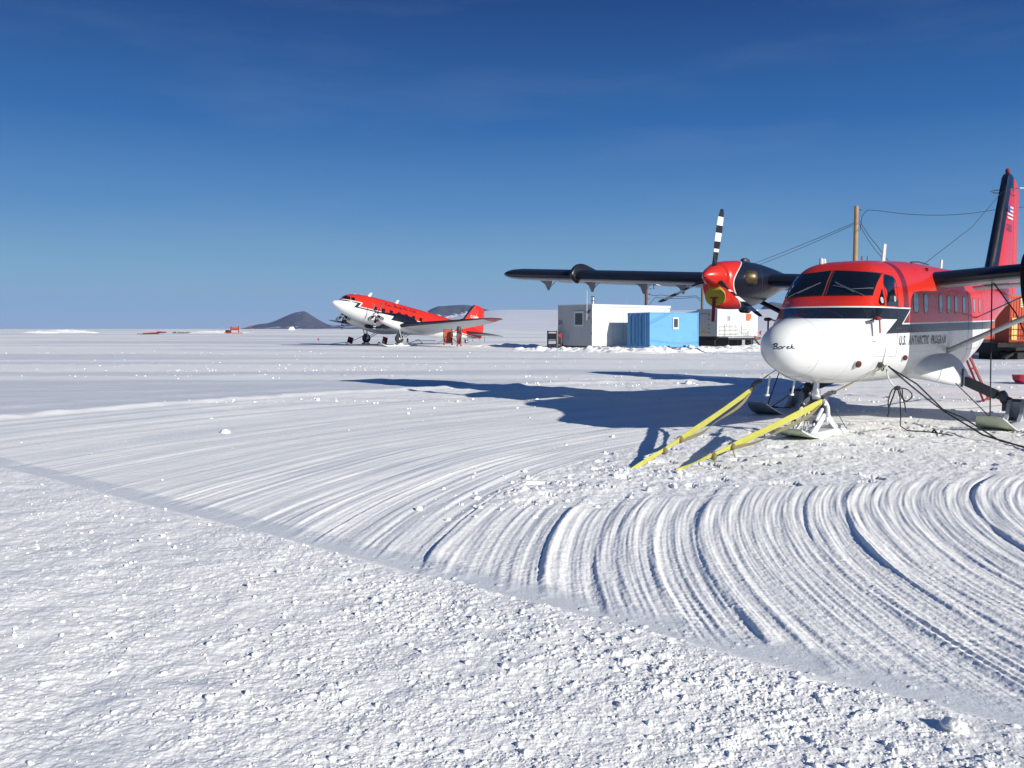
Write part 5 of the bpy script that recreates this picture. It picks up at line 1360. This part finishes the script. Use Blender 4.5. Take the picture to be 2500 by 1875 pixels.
# window in the shaded end wall (x = 0 face, y runs away to the left)
def end_window(par, y0, y1, z0, z1, mf, mg, x=-.001, dep=.05, fr=.07):
    mb = MB()
    mb.bb((x - dep, y0, z0), (x, y0 + fr, z1)); mb.bb((x - dep, y1 - fr, z0), (x, y1, z1)); mb.bb((x - dep, y0 + fr, z1 - fr), (x, y1 - fr, z1)); mb.bb((x - dep, y0 + fr, z0), (x, y1 - fr, z0 + fr)); mb.bb((x - dep - .04, y0 - .05, z1 + .002), (x, y1 + .05, z1 + .05))
    f = mb.build('window', mf, par); mb = MB(); mb.bb((x - .015, y0 + fr, z0 + fr), (x, y1 - fr, z1 - fr)); mb.build('pane', mg, f); return f
end_window(hut, 1.0, 2.15, 1.66, 2.86, M['whitemetal'], M['winglass'], fr=.11)
mb = MB(); mb.bb((-.04, 2.85, .35), (-.002, 3.2, .80)); mb.build('vent', M['greymetal'], hut)
mb = MB(); mb.box((-.06, .35, 2.85), (.10, .12, .28), rx=.4); mb.box((-.08, .18, 2.95), (.10, .10, .10)); mb.box((-.06, .35, 2.3), (.08, .14, .06)); mb.build('lamp_bracket', M['darkmetal'], hut)
mb = MB(); mb.tube([(-.12, .5, 2.15), (-.12, .5, 3.2), (-.12, .5, 4.6)], [.025, .03, .022], 6); mb.build('whip_aerial', M['whitemetal'], hut)
text_on('house_number', '21', .50, 4.15, 1.83, (lambda a, b: (-.012, a, b)), None, None, 0, M['darkmetal'], hut, flip=-1, sx=1.1, bold=.02)
mb = MB(); mb.lathe([(0, .13), (.78, .13)], (1.9, 1.9, HH), (0, 0, 1), 16); ch = mb.build('flue', M['alu'], hut, ang=40)
mb = MB(); mb.lathe([(.40, .15), (.46, .15)], (1.9, 1.9, HH), (0, 0, 1), 16); mb.lathe([(.72, .16), (.76, .17), (.80, .10)], (1.9, 1.9, HH), (0, 0, 1), 16); mb.build('flue_band', M['darkmetal'], ch)
for x, h in ((5.2, .85), (7.2, 1.35)):
    mb = MB(); mb.tube([(x, 1.2, HH), (x, 1.2, HH + h)], .014, 5); mb.build('mast', M['greymetal'], hut)
mb = MB()
for x in (.3, 2.4, 4.8, 7.2, 9.2): mb.bb((x - .15, .15, -.35), (x + .15, HW_ - .15, -.002))
mb.bb((-.02, .05, -.2), (HL, .14, -.003)); mb.build('skid', M['deckwood'], hut)
# timber porch against its far end
p = gnd(1340, 843); po = empty('timber_porch', at(1361, 843, 74.5), TH_, 'weathered timber porch on trestle legs at the left end of the white hut', 'porch')
mb = MB(); mb.bb((-.1, 0, -.02), (1.6, 1.25, .10)); mb.build('deck', M['deckwood'], po)
mb = MB(); mb.bb((-.06, .08, .48), (-.02, 1.17, 1.02)); mb.build('screen', M['darkmetal'], po)
for y in (.04, 1.20):
    mb = MB(); mb.bb((-.1, y - .05, -.7), (-.001, y + .05, 1.25)); mb.build('post', M['deckwood'], po)
mb = MB(); mb.bb((-.09, .09, 1.14), (-.01, 1.15, 1.22)); mb.bb((-.09, .09, .36), (-.01, 1.15, .44)); mb.build('rail', M['deckwood'], po)
mb = MB(); mb.bar((-.05, .1, -.6), (-.05, .62, -.03), .08, .08); mb.bar((-.05, .64, -.03), (-.05, 1.15, -.6), .08, .08); mb.build('brace', M['deckwood'], po)
# blue container
def container(root, L, W, H, m, corr_end=True, mdark=None):
    mb = MB(); mb.bb((.03, .03, .02), (L - .03, W - .03, H - .02)); b = mb.build('body', m, root)
    mb = MB(); c = .09
    for x in (0, L - c):
        for y in (0, W - c): mb.bb((x, y, 0), (x + c, y + c, H))
    for y in (0, W - c):
        mb.bb((c, y, 0), (L - c, y + c, .14)); mb.bb((c, y, H - .08), (L - c, y + c, H))
    for x in (0, L - c):
        mb.bb((x, c, 0), (x + c, W - c, .14)); mb.bb((x, c, H - .10), (x + c, W - c, H))
    mb.build('frame', m, root)
    mb = MB()
    for x in (-.01, L - .17):
        for y in (-.01, W - .15):
            for z in (-.01, H - .10): mb.bb((x, y, z), (x + .18, y + .16, z + .11))
    mb.build('corner_casting', m, root)
    return b
bc = empty('shipping_container', Vector((11.08, 70, .20)), TH_, 'bright blue container with one small white framed window', 'container')
bc.rotation_euler = (R(-.6), R(-.3), TH_)
bd = container(bc, 6.06, 2.44, 2.84, M['blue'])
mb = MB()
for k in range(2):
    y0 = .10 + k * 1.13; mb.bb((-.005, y0, .16), (.028, y0 + 1.10, 2.72))
    for j in range(3): mb.prism([(y0 + .06 + j*.36, .25), (y0 + .30 + j*.36, .25), (y0 + .30 + j*.36, 2.62), (y0 + .06 + j*.36, 2.62)], 'x', -.03, -.004)
dr = mb.build('cargo_door', M['bluedoor'], bc)
mb = MB()
for y in (.42, .90, 1.55, 2.05):
    mb.tube([(-.06, y, .15), (-.06, y, 2.72)], .02, 6)
    for z in (.3, 1.1, 2.5): mb.box((-.05, y, z), (.06, .10, .06))
mb.build('lock_rod', M['bluedoor'], dr, ang=40)
mb = MB(); mb.bb((2.78, -.03, 1.46), (2.88, .02, 2.44)); mb.bb((3.38, -.03, 1.46), (3.48, .02, 2.44)); mb.bb((2.88, -.03, 2.32), (3.38, .02, 2.44)); mb.bb((2.88, -.03, 1.46), (3.38, .02, 1.62)); wi = mb.build('window', M['whitemetal'], bc)
mb = MB(); mb.bb((2.88, -.012, 1.62), (3.38, .025, 2.32)); mb.build('pane', M['winglass'], wi)
mb = MB()
for x in (2.05, 4.05): mb.bb((x, -.004, -.005), (x + .36, .1, .12))
mb.build('forklift_pocket', M['chassis'], bc)
mb = MB(); mb.bb((.1, .1, -.25), (5.9, 2.3, -.004)); mb.build('timber_bearer', M['deckwood'], bc)
# white module on a tracked trailer, with steps
wm = empty('container_hut', frame(1750, 80, 1.02), TH_, 'white container hut raised on a dark trailer, with railed steps in front', 'hut')
mb = MB(); mb.bb((0, 0, 0), (6.1, 2.44, 2.52)); mb.m = [1 if i == 5 else 0 for i in range(6)]; mb.build('wall', [M['hut'], M['hutgrey']], wm)
mb = MB(); mb.bb((.35, -.035, .12), (1.35, -.002, 2.12)); d_ = mb.build('door', M['hut'], wm)
mb = MB(); mb.bb((1.22, -.06, 1.0), (1.30, -.03, 1.12)); mb.build('handle', M['darkmetal'], d_)
mb = MB(); mb.bb((1.46, -.03, 1.42), (1.90, -.002, 1.92)); wi = mb.build('window', M['greymetal'], wm); mb = MB(); mb.bb((1.56, -.035, 1.52), (1.80, -.031, 1.82)); mb.build('pane', M['pane'], wi)
mb = MB(); mb.bb((4.25, -.02, 1.62), (5.05, -.002, 2.12)); mb.bb((4.25, -.018, 1.45), (4.85, -.002, 1.62)); mb.build('notice_board', M['rustsign'], wm)
mb = MB(); mb.bb((3.6, -.01, 1.15), (3.62, -.002, 2.25)); mb.bb((3.2, -.01, 2.23), (3.6, -.002, 2.25)); mb.bar((2.0, -.008, .9), (3.4, -.008, 2.4), .03, .008, up=(0,1,0)); mb.bar((4.6, -.008, .3), (5.7, -.008, 2.0), .02, .008, up=(0,1,0)); mb.build('conduit', M['hutgrey'], wm)
mb = MB(); mb.prism([(1.25, .3), (1.95, .3), (1.60, .72)], 'x', -.014, -.002); mb.build('hazard_triangle', M['hazard'], wm)
mb = MB(); mb.bb((-.02, 2.10, .2), (-.002, 2.14, 2.1)); mb.bb((-.02, .9, 2.06), (-.002, 2.14, 2.10))
for z in (1.95, 1.55, 1.1, .7, .35): mb.box((-.02, .95, z), (.03, .22, .05))
mb.build('end_hatch', M['darkmetal'], wm)
mb = MB(); mb.bb((.02, .05, -.32), (6.1, 2.4, -.002)); mb.bb((-.1, .2, -.9), (4.0, 2.5, -.32))
for x in (.3, 1.2, 2.1, 5.2): mb.lathe([(-.12, .36), (.12, .36)], (x, .35, -.62), (0, 1, 0), 18)
mb.build('trailer', M['chassis'], wm)
mb = MB(); mb.bb((4.6, -.15, -.36), (6.25, .04, -.10)); mb.lathe([(0, .12), (1.6, .12)], (4.6, -.2, -.2), (1, 0, 0), 10); mb.build('trailer_drawbar', M['standred'], wm)
mb = MB(); mb.bb((.15, -1.15, -.14), (4.0, -.05, -.03)); mb.build('landing', M['greymetal'], wm)
mb = MB()
for x in (.25, 1.6, 2.8, 3.9): mb.bb((x - .04, -1.12, -1.1), (x + .04, -1.04, -.141))
mb.bb((.15, -1.18, -.32), (4.0, -1.12, -.141)); mb.build('landing_leg', M['chassis'], wm)
mb = MB(); rl = .022
for z in (.25, .62, .98): mb.tube([(.35, -1.13, z), (3.1, -1.13, z)], rl, 5)
mb.tube([(.30, -1.13, -.05), (.30, -1.13, 1.2), (.42, -1.13, 1.32), (2.98, -1.13, 1.32), (3.1, -1.13, 1.2), (3.1, -1.13, -.05)], rl, 6)
mb.tube([(1.25, -1.13, -.05), (1.25, -1.13, 1.3)], rl, 5); mb.tube([(2.1, -1.13, -.05), (2.1, -1.13, 1.3)], rl, 5); mb.tube([(.95, -.1, -.05), (.95, -.1, 1.1)], rl, 5)
mb.build('railing', M['greymetal'], wm)
mb = MB()
for y in (-1.1, -.2): mb.bar((3.9, y, -.08), (5.3, y, -1.1), .05, .16)
for k in range(5): mb.bb((4.05 + k*.27, -1.08, -.26 - k*.19), (4.30 + k*.27, -.22, -.23 - k*.19))
mb.build('steps', M['chassis'], wm)
mb = MB()
for y in (-1.13, -.17):
    mb.tube([(3.3, y, .55), (3.35, y, .85), (3.5, y, .9), (5.2, y, -.12), (5.2, y, -1.0)], rl, 5); mb.tube([(3.3, y, .55), (5.2, y, -.55)], rl, 5); mb.tube([(4.3, y, -.3), (4.3, y, .42)], rl, 5)
mb.build('handrail', M['greymetal'], wm)
# grey shed roof showing behind the blue container
gs = empty('shed', frame(1712, 87, .6), TH_, 'grey shed with a sloping roof, mostly hidden behind the blue container', 'shed')
mb = MB(); mb.bb((0, 0, 0), (3, 3.2, 2.7)); mb.build('wall', M['hutgrey'], gs)
mb = MB(); mb.prism([(-.1, 2.72), (3.3, 2.5), (3.3, 2.62), (-.1, 2.98)], 'x', -.1, 3.1); mb.build('roof', M['greymetal'], gs)
# orange-red hut at the right edge
rh = empty('container_hut', frame(2462, 50, .92), TH_, 'orange red container hut on a dark sledge at the right edge', 'hut')
mb = MB(); mb.bb((0, 0, 0), (7.5, .8, 2.75)); mb.build('wall', M['orange'], rh)
mb = MB()
for k in range(20): mb.bb((.08 + k*.37, -.03, .15), (.24 + k*.37, .0, 2.62))
mb.build('corrugation', M['orange'], rh)
mb = MB(); mb.bb((.10, -.09, .15), (.82, -.035, 1.42)); mb.build('plywood_sheet', M['plywood'], rh)
mb = MB(); mb.bb((1.25, -.07, 2.05), (2.1, -.035, 2.55)); sg_ = mb.build('sign', M['sign'], rh)
mb = MB()
for z in (2.12, 2.25, 2.38):
    for x in (1.32, 1.55, 1.78): mb.bb((x, -.075, z), (x + .17, -.071, z + .07))
mb.build('sign_print', M['deckwood'], sg_)
mb = MB(); mb.bb((-1.2, .1, -.55), (7.5, 1.5, -.004)); mb.bb((-1.3, -.9, -.42), (6, .1, -.25)); mb.build('sledge_deck', M['chassis'], rh)
mb = MB()
for x in (-.8, .6, 2.4, 4.0): mb.bb((x, -.8, -.92), (x + .9, 1.3, -.55))
mb.bar((-1.9, -.5, -.86), (-.4, -.5, -.5), .2, .15); mb.build('sledge_runner', M['chassis'], rh)
mb = MB()
for z in (.38, .72, 1.07, 1.42): mb.tube([(.05, -.85, z), (5, -.85, z)], .028, 5)
for x in (.42, 1.9, 3.5): mb.tube([(x, -.85, -.3), (x, -.85, 1.45)], .025, 5)
mb.build('railing', M['wood2'], rh)
def steps(par, x, y, L=1.1, H=1.1, n=5, m='greymetal'):
    mb = MB()
    for q in (0, .65):
        mb.bar((x, y + q, 0), (x - L, y + q, -H), .04, .12); mb.tube([(x + .05, y + q, .95), (x - L, y + q, -.05), (x - L, y + q, -H)], .022, 5); mb.tube([(x, y + q, .45), (x - L, y + q, -.55)], .02, 5)
    for k in range(n): mb.bb((x - (k + .8) * L / n, y, -(k + .5) * H / n), (x - (k + .1) * L / n, y + .65, -(k + .5) * H / n + .03))
    mb.build('steps', M[m], par)
steps(rh, 2.0, -1.7, 1.3, .95); 
mb = MB(); mb.tube([(.55, .5, 2.75), (.55, .5, 3.9)], .07, 8); mb.tube([(-.1, .6, 2.75), (-.1, .6, 3.2)], .03, 6); mb.build('flue', M['darkmetal'], rh)
# second orange hut further left, seen under the tail
oh = empty('container_hut', frame(2384, 58, 1.0), TH_, 'orange red hut on a dark sledge, seen under the tail of the near plane', 'hut')
mb = MB(); mb.bb((0, 0, 0), (2.6, 2.3, 1.9)); mb.build('wall', M['orange'], oh)
mb = MB(); mb.bb((-.9, .1, -.62), (3.2, 2.2, -.004)); mb.bb((-1.2, .3, -.95), (3.0, .6, -.62)); mb.build('sledge', M['chassis'], oh)
steps(oh, 3.0, -1.1, .9, .95)
mb = MB(); mb.lathe([(0, .25), (.6, .25)], (3.0, -.5, 0), (0, 0, 1), 12); mb.box((2.6, -.5, .15), (.4, .3, .3)); mb.build('heater', M['darkmetal'], oh, ang=40)

# ------------------------------------------------------------------ poles and wires
def pole(u, vtop, D, r0, r1, m, label, z0=0.0):
    p = at(u, vtop, D); t = empty('utility_pole', (p.x, p.y, z0), 0, label, 'utility pole')
    mb = MB(); mb.tube([(0, 0, -.3), (0, 0, (p.z - z0) * .5), (0, 0, p.z - z0)], [r0, (r0 + r1) / 2, r1], 14); mb.build('shaft', m, t, ang=50)
    return t, p
t, P1 = pole(2091, 503, 54, .165, .13, M['wood'], 'tall pale wooden pole rising behind the near plane cockpit')
mb = MB()
for dz, dx in ((-.25, .28), (-1.02, -.15), (-1.35, -.22), (-1.5, .12)): mb.tube([(0, 0, P1.z + dz), (dx, -.12, P1.z + dz)], .025, 5)
mb.build('insulator', M['darkmetal'], t)
t, P2 = pole(1578, 690, 97, .17, .16, M['wood2'], 'red brown pole behind the white hut, with side brackets')
mb = MB()
for k in range(4): mb.tube([(0, 0, P2.z - .15 - k*.55), (.75 - .15*k, -.1, P2.z - .15 - k*.55)], .035, 5)
mb.box((-.3, -.1, P2.z - .3), (.3, .2, .4)); mb.build('bracket', M['darkmetal'], t)
t, P3 = pole(1715, 690, 100, .17, .14, M['deckwood'], 'dark pole behind the propeller of the near plane')
mb = MB(); mb.tube([(-.4, 0, P3.z - .3), (.4, 0, P3.z - .3)], .04, 5); mb.build('insulator', M['darkmetal'], t)
def wire(pts, r, label, n=18):
    mb = MB(); Q = []
    for i in range(len(pts) - 1):
        a, b, sag = pts[i][0], pts[i+1][0], pts[i][1]
        for k in range(n):
            f = k / n; q = a.lerp(b, f); q.z -= 4 * sag * f * (1 - f); Q.append(q)
    Q.append(pts[-1][0]); mb.tube(Q, r, 5); o = mb.build('overhead_wire', M['cable']); return tag(o, label, 'wire')
W1 = at(2083, 545, 54); W2 = at(2083, 549, 54)
wire([(W1, .2), (Vector((P3.x, P3.y, P3.z + .2)), 0)], .018, 'upper overhead wire running left from the tall wooden pole')
wire([(W2, .3), (Vector((P3.x, P3.y, P3.z - .1)), 0)], .018, 'lower overhead wire running left from the tall wooden pole')
wire([(at(2100, 562, 54), 0), (at(2104, 530, 54), -.05), (at(2118, 513, 54), .0), (at(2140, 513.5, 54.3), .35), (at(2437, 510.5, 58), 0), (at(2540, 502, 60), 0)], .019, 'overhead wire running right from the tall wooden pole past the tail fin', 8)
wire([(at(2098, 537, 54), .1), (at(2140, 598, 50), .15), (at(2230, 700, 44), 0)], .016, 'service cable dropping right from the tall wooden pole behind the cockpit')
wire([(at(2097, 545, 54.2), .15), (at(2150, 625, 50), .15), (at(2240, 720, 45), 0)], .014, 'thinner slack cable dropping beside the service cable')
wire([(Vector((P2.x + .3, P2.y, P2.z - 1.3)), .1), (at(1612, 720, 98), .12), (at(1700, 722, 99), .1), (Vector((P3.x, P3.y, at(0, 728, 100).z)), 0)], .03, 'upper slack wire between the red brown pole and the dark pole', 8)
wire([(Vector((P2.x + .2, P2.y, P2.z - 2.6)), .0), (at(1600, 726, 98), .15), (at(1700, 725, 99), .1), (Vector((P3.x, P3.y, at(0, 735, 100).z)), 0)], .03, 'lower slack wire between the red brown pole and the dark pole', 8)

# ------------------------------------------------------------------ marker flags
def mflag(u, v, h, label, lean=.03, s=1.0, D=None):
    p = gnd(u, v); t = empty('marker_flag', p, .4, label, 'flag', 'bamboo marker flags')
    mb = MB(); mb.tube([(0, 0, -.1), (lean, 0, h)], .014 * s, 5); mb.build('stick', M['bamboo'], t)
    mb = MB(); w1, hh = .32 * s, .42 * s
    rows = []
    for i in range(7):
        f = i / 6; x = lean - .02 - w1 * f; hw = hh / 2 * (1 - f)
        rows.append([(x, .05 * math.sin(f * 5), h - hh * .5 + hw), (x, .05 * math.sin(f * 5) + .006, h - hh * .5 - hw - .01)])
    vs = [q for r in rows for q in r]; mb.add(vs, [(2*i, 2*i+2, 2*i+3, 2*i+1) for i in range(6)]); mb.build('pennant', M['flag'], t)
mflag(1369, 856, 1.40, 'red pennant on a stick in front of the number 21 hut', .08)
mflag(1857, 846, 1.55, 'red pennant on a stick between the steps and the near plane nose', .03)
mflag(779, 837.5, .62, 'small dark red pennant low on the snow left of the far plane', .0, .8)
mflag(612, 812, 3.4, 'tiny red marker in front of the cone hill', .0, 3.6)

# ------------------------------------------------------------------ straps and ropes on the near plane
def ribbon(name, pts, wd, th, m, parent=None, tw=None, ups=None):
    """flat webbing through points; tw = twist angle per point"""
    pts = [Vector(p) for p in pts]; n = len(pts); vs = []
    for i, p in enumerate(pts):
        d = (pts[min(i+1, n-1)] - pts[max(i-1, 0)]).normalized(); sd = d.cross(Vector((0, 0, 1))).normalized(); up = sd.cross(d)
        a = tw[i] if tw else 0; s2 = sd * math.cos(a) + up * math.sin(a); u2 = s2.cross(d)
        w_ = wd[i] if isinstance(wd, (list, tuple)) else wd
        for q, r in ((-1, -1), (0, -1.0), (1, -1), (1, 1), (0, 1.0), (-1, 1)): vs.append(p + s2 * q * w_/2 + u2 * r * th/2)
    fs = []
    for i in range(n - 1):
        for k in range(6): fs.append((6*i+k, 6*i+(k+1) % 6, 6*(i+1)+(k+1) % 6, 6*(i+1)+k))
    fs.append(tuple(range(6))); fs.append(tuple(6*(n-1)+k for k in range(6)))
    mb = MB(); mb.add(vs, fs); return mb.build(name, m, parent, ang=50)
def curve(a, b, n, sag=0, fr=0, to=1):
    a, b = Vector(a), Vector(b); out = []
    for i in range(n + 1):
        f = fr + (to - fr) * i / n; q = a.lerp(b, f); q.z -= 4 * sag * f * (1 - f); out.append(q)
    return out
def tie_strap(G, Hk, fy0, fy1, label, seed):
    """ground anchor G, hook on the plane Hk; the wide sling spans fy0..fy1 of the way"""
    t = empty('tie_down_strap', (0, 0, 0), 0, label, 'strap', 'yellow tie-down straps under the nose')
    r_ = random.Random(seed); n = 34
    P = curve(G, Hk, n, .06, 0.0, fy1); tw = []
    for i in range(n + 1):
        f = i / n
        tw.append(R(78) + R(50) * math.exp(-((f - .10) / .06) ** 2) * (1 if seed % 2 else -1) + R(8) * math.sin(f * 5 + seed))
    wd = [.05 + .062 * sstep(.24, .44, i / n) * (1 - .5 * sstep(.93, 1.0, i / n)) for i in range(n + 1)]
    ribbon('sling', P, [float(w_) for w_ in wd], .007, M['strap'], t, tw)
    P2 = curve(G, Hk, n, .06, .0, fy1 + .03); off = [Vector((.03 * math.sin(i * .5), 0, -.02 - .10 * math.sin(math.pi * min(1, max(0, (i / n - .3) / .7))))) for i in range(n + 1)]
    k0 = int(n * .30)
    ribbon('webbing', [p + o_ for p, o_ in zip(P2[k0:], off[k0:])], .048, .005, M['strap2'], t, [R(75) + .5 * math.sin(i * .35 + seed) for i in range(n + 1 - k0)])
    for f in (.22, .34):        # knots
        q = Vector(G).lerp(Vector(Hk), f * fy1); q.z -= .05
        mb = MB(); d = (Vector(Hk) - Vector(G)).normalized(); mb.lathe([(-.03, .03), (-.02, .045), (.02, .05), (.035, .03)], q, d, 10)
        mb.bar(q, q + Vector((.04 - .12 * (seed % 2), -.02, -.14 if seed % 2 == 0 else .02)), .045, .006); mb.build('knot', M['strap2'], t, ang=50)
    q0 = Vector(G).lerp(Vector(Hk), fy1); q1 = Vector(G).lerp(Vector(Hk), min(1, fy1 + .07)); 
    mb = MB(); mb.bar(q0 + Vector((0,0,-.01)), q1, .05, .03); mb.bar(q0 + Vector((0,0,.02)), q0.lerp(q1, .6) + Vector((0,0,.035)), .035, .02); mb.tube([q0.lerp(q1, .85) + Vector((0, -.05, 0)), q0.lerp(q1, .85) + Vector((0, .05, 0))], .03, 8); mb.build('ratchet', M['darkmetal'], t, ang=40)
    ribbon('webbing', curve(q1, Hk, 8, .0), .048, .005, M['strap2'], t, [R(40 + 20 * math.sin(i)) for i in range(9)])
GA, GB = gnd(1541, 1147, .02), gnd(1650, 1150, .02)
HA = nw(2.44, -.82, 1.10); HB = nw(2.44, .90, 1.13)
tie_strap(GA, HA, .68, .73, 'yellow tie-down strap on the left, running under the nose to its far side', 1)
tie_strap(GB, HB, .60, .63, 'yellow tie-down strap on the right, running up past the nose ski', 2)
# ropes from the ring on the near side down to the lower right
H0 = nw(2.46, .93, 1.12)
RE = gnd(2520, 1098, .03)
strap_line('tie_down_rope', curve(H0, gnd(2300, 1035, .0) + Vector((0, 0, .25)), 10, .02) + [gnd(2400, 1062, .08), gnd(2460, 1080, .03), RE], .014, M['rope'], 'dark rope running from the belly ring to the snow at the lower right', 'rope')
G2 = nw(3.6, 1.0, .62)
strap_line('tie_down_rope', [H0 + Vector((.02, 0, -.02)), H0.lerp(RE, .22) + Vector((0, 0, -.02)), H0.lerp(RE, .42) + Vector((-.02, 0, -.16)), H0.lerp(RE, .55) + Vector((0, 0, -.12)), H0.lerp(RE, .8) + Vector((0, 0, -.14)), RE + Vector((.05, 0, .0))], .012, M['rope'], 'second slacker dark rope hanging just under the first one', 'rope')
# loose bundle of rope with a pale tail
D_ = 14.0
def u2(x, y): return at(2050 + x * .20344, 820 + y * .20344, D_)
t = empty('rope_bundle', u2(690, 625), 0, 'loosely knotted black rope hanging in loops from the belly ring', 'rope')
def lp(pts, r=.010): 
    q = [u2(*p) - Vector(t.location) for p in pts]; o = []
    for i in range(len(q) - 1):
        p0 = q[max(i-1, 0)]; p1 = q[i]; p2 = q[i+1]; p3 = q[min(i+2, len(q)-1)]
        for k in range(5):
            s_ = k / 5; o.append(0.5 * ((2*p1) + (p2-p0)*s_ + (2*p0-5*p1+4*p2-p3)*s_*s_ + (3*p1-p0-3*p2+p3)*s_**3))
    o.append(q[-1])
    for i, v in enumerate(o): v.y += .06 * math.sin(i * .21 + pts[0][1])
    return o
mb = MB(); mb.tube(lp([(545, 400), (560, 480), (610, 555), (690, 625)]), .014, 7); mb.build('pale_lead', M['whitemetal'], t, ang=60)
mb = MB()
mb.tube(lp([(690, 625), (620, 640), (585, 700), (580, 790), (600, 850), (615, 845)]), .010, 6)
mb.tube(lp([(690, 625), (780, 635), (845, 690), (850, 750), (810, 785), (775, 745), (755, 680), (735, 630)]), .010, 6)
mb.tube(lp([(655, 640), (640, 740), (615, 850), (605, 920), (575, 970)]), .012, 6)
mb.tube(lp([(740, 630), (745, 720), (765, 800), (770, 910)]), .010, 6)
mb.build('loop', M['rope'], t, ang=60)
mb = MB(); P = lp([(715, 630), (728, 730), (716, 830), (712, 1000)]) + [gnd(2198, 1040, .03) - Vector(t.location), gnd(2215, 1051, .02) - Vector(t.location), gnd(2275, 1055, .02) - Vector(t.location), gnd(2325, 1063, .02) - Vector(t.location)]
mb.tube(P, .010, 6); mb.tube([gnd(2276, 1055, .02) - Vector(t.location), gnd(2281, 1049, .05) - Vector(t.location), gnd(2287, 1057, .02) - Vector(t.location)], .016, 6); mb.build('trailing_end', M['rope'], t, ang=60)
mb = MB(); mb.lathe([(-.05, .02), (-.02, .035), (.02, .035), (.05, .02)], (0, 0, 0), (1, 0, .3), 10); mb.build('knot', M['rope'], t, ang=60)
# tie-down ropes off the near wing
q0 = nw(5.6, 1.68, 2.57)
strap_line('wing_rope', [q0, nw(6.2, 1.95, 2.0), nw(6.5, 2.1, 1.5), nw(6.8, 2.3, .95), gnd(2506, 985, .0)], .013, M['rope'], 'dark rope slanting from the near wing down to the snow at the right edge', 'rope')
strap_line('wing_rope', [nw(6.62, 2.18, 1.3), nw(6.7, 2.15, 1.05), nw(6.75, 2.25, .9), nw(6.86, 2.36, .75)], .010, M['rope'], 'short slack rope looped beside the slanting wing rope', 'rope')
strap_line('wing_rope', [nw(8.0, .86, 1.95), nw(6.6, 2.3, 2.48), nw(6.2, 2.75, 2.62)], .016, M['greymetal'], 'straight grey rod slanting from the cabin side up to the near wing', 'rod')
# short red ladder under the near wing
def ladder():
    b0 = gnd(2402, 981, .02); tp = at(2352, 860, b0.y + .25); b1 = gnd(2415, 976, .02); tp2 = at(2362, 858, b0.y + .5)
    t = empty('ladder', (0, 0, 0), 0, 'narrow red ladder leaning under the near wing', 'ladder')
    for a, b in ((b0, tp), (b1, tp2)):
        mb = MB(); mb.bar(a, b, .045, .045); mb.build('rail', M['standred'], t)
    for f in (.03, .36, .66, .95):
        mb = MB(); mb.bar(b0.lerp(tp, f), b1.lerp(tp2, f), .04, .04); mb.build('rung', M['standred'], t)
    mb = MB(); mb.bar(b0.lerp(tp, .40), nw(6.2, 1.1, .9), .03, .03); mb.build('brace', M['standred'], t)
ladder()
p = gnd(2487, 938)
t = empty('cargo_sled', p, .1, 'bright pinkish red plastic sled standing on the snow at the right edge', 'sled')
mb = MB()
rg = [[(x, -w_, z0), (x, w_, z0), (x, w_ + .04, z1), (x, -w_ - .04, z1)] for x, w_, z0, z1 in ((-.10, .15, .14, .28), (.05, .22, .04, .26), (.4, .25, .02, .24), (1.2, .25, .02, .24))]
mb.rings(rg); mb.build('hull', M['pinkred'], t)
mb = MB(); mb.tube([(-.08, -.2, .28), (1.2, -.3, .26)], .02, 6); mb.tube([(-.08, .2, .28), (1.2, .3, .26)], .02, 6); mb.build('rim', M['standred'], t)

# ------------------------------------------------------------------ haze
mb = MB(); mb.bb((-14000, -14000, -1.0), (14000, 14000, 420)); hz = mb.build('haze', None)
hm = bpy.data.materials.new('haze'); hm.use_nodes = True; hn = hm.node_tree; hn.nodes.remove(hn.nodes['Principled BSDF'])
pv = hn.nodes.new('ShaderNodeVolumePrincipled'); pv.inputs['Density'].default_value = 4.4e-5; pv.inputs['Color'].default_value = (0.32, 0.52, 1.0, 1); pv.inputs['Anisotropy'].default_value = 0.0
hn.links.new(pv.outputs[0], hn.nodes['Material Output'].inputs['Volume'])
hz.data.materials.clear(); hz.data.materials.append(hm)
tag(hz, 'thin cold haze over the plain', kind='stuff')

# ------------------------------------------------------------------ repeated small fittings become parts of their own
def split_islands(o):
    me = o.data; n = len(me.vertices); par = list(range(n))
    def f(i):
        while par[i] != i: par[i] = par[par[i]]; i = par[i]
        return i
    for e in me.edges:
        a, b = f(e.vertices[0]), f(e.vertices[1])
        if a != b: par[a] = b
    groups = {}
    for p in me.polygons: groups.setdefault(f(p.vertices[0]), []).append(tuple(p.vertices))
    if len(groups) < 2: return
    base = o.name.split('.')[0]
    for g in list(groups.values())[1:]:
        mb = MB(); us = sorted({k for q in g for k in q}); mp = {k: i for i, k in enumerate(us)}
        mb.add([me.vertices[k].co for k in us], [tuple(mp[k] for k in q) for q in g])
        q = mb.build(base, list(me.materials), o.parent, normals=False); q.location = o.location; q.rotation_euler = o.rotation_euler
    g = list(groups.values())[0]; mb = MB(); us = sorted({k for q in g for k in q}); mp = {k: i for i, k in enumerate(us)}
    mb.add([me.vertices[k].co for k in us], [tuple(mp[k] for k in q) for q in g])
    q = mb.build(base, list(me.materials), o.parent, normals=False); q.location = o.location; q.rotation_euler = o.rotation_euler
    bpy.data.objects.remove(o)
for o in list(S.objects):
    if o.type == 'MESH' and o.parent and not o.children and o.name.split('.')[0] in ('door_hinge', 'panel_gap', 'rail', 'corner_casting', 'forklift_pocket', 'insulator', 'bracket', 'end_hatch', 'strut_clamp', 'tie_ring', 'radome_fastener', 'edge_damage', 'lamp_bracket', 'flue_band', 'conduit', 'ski_bracket', 'ski_check_cable'):
        split_islands(o)
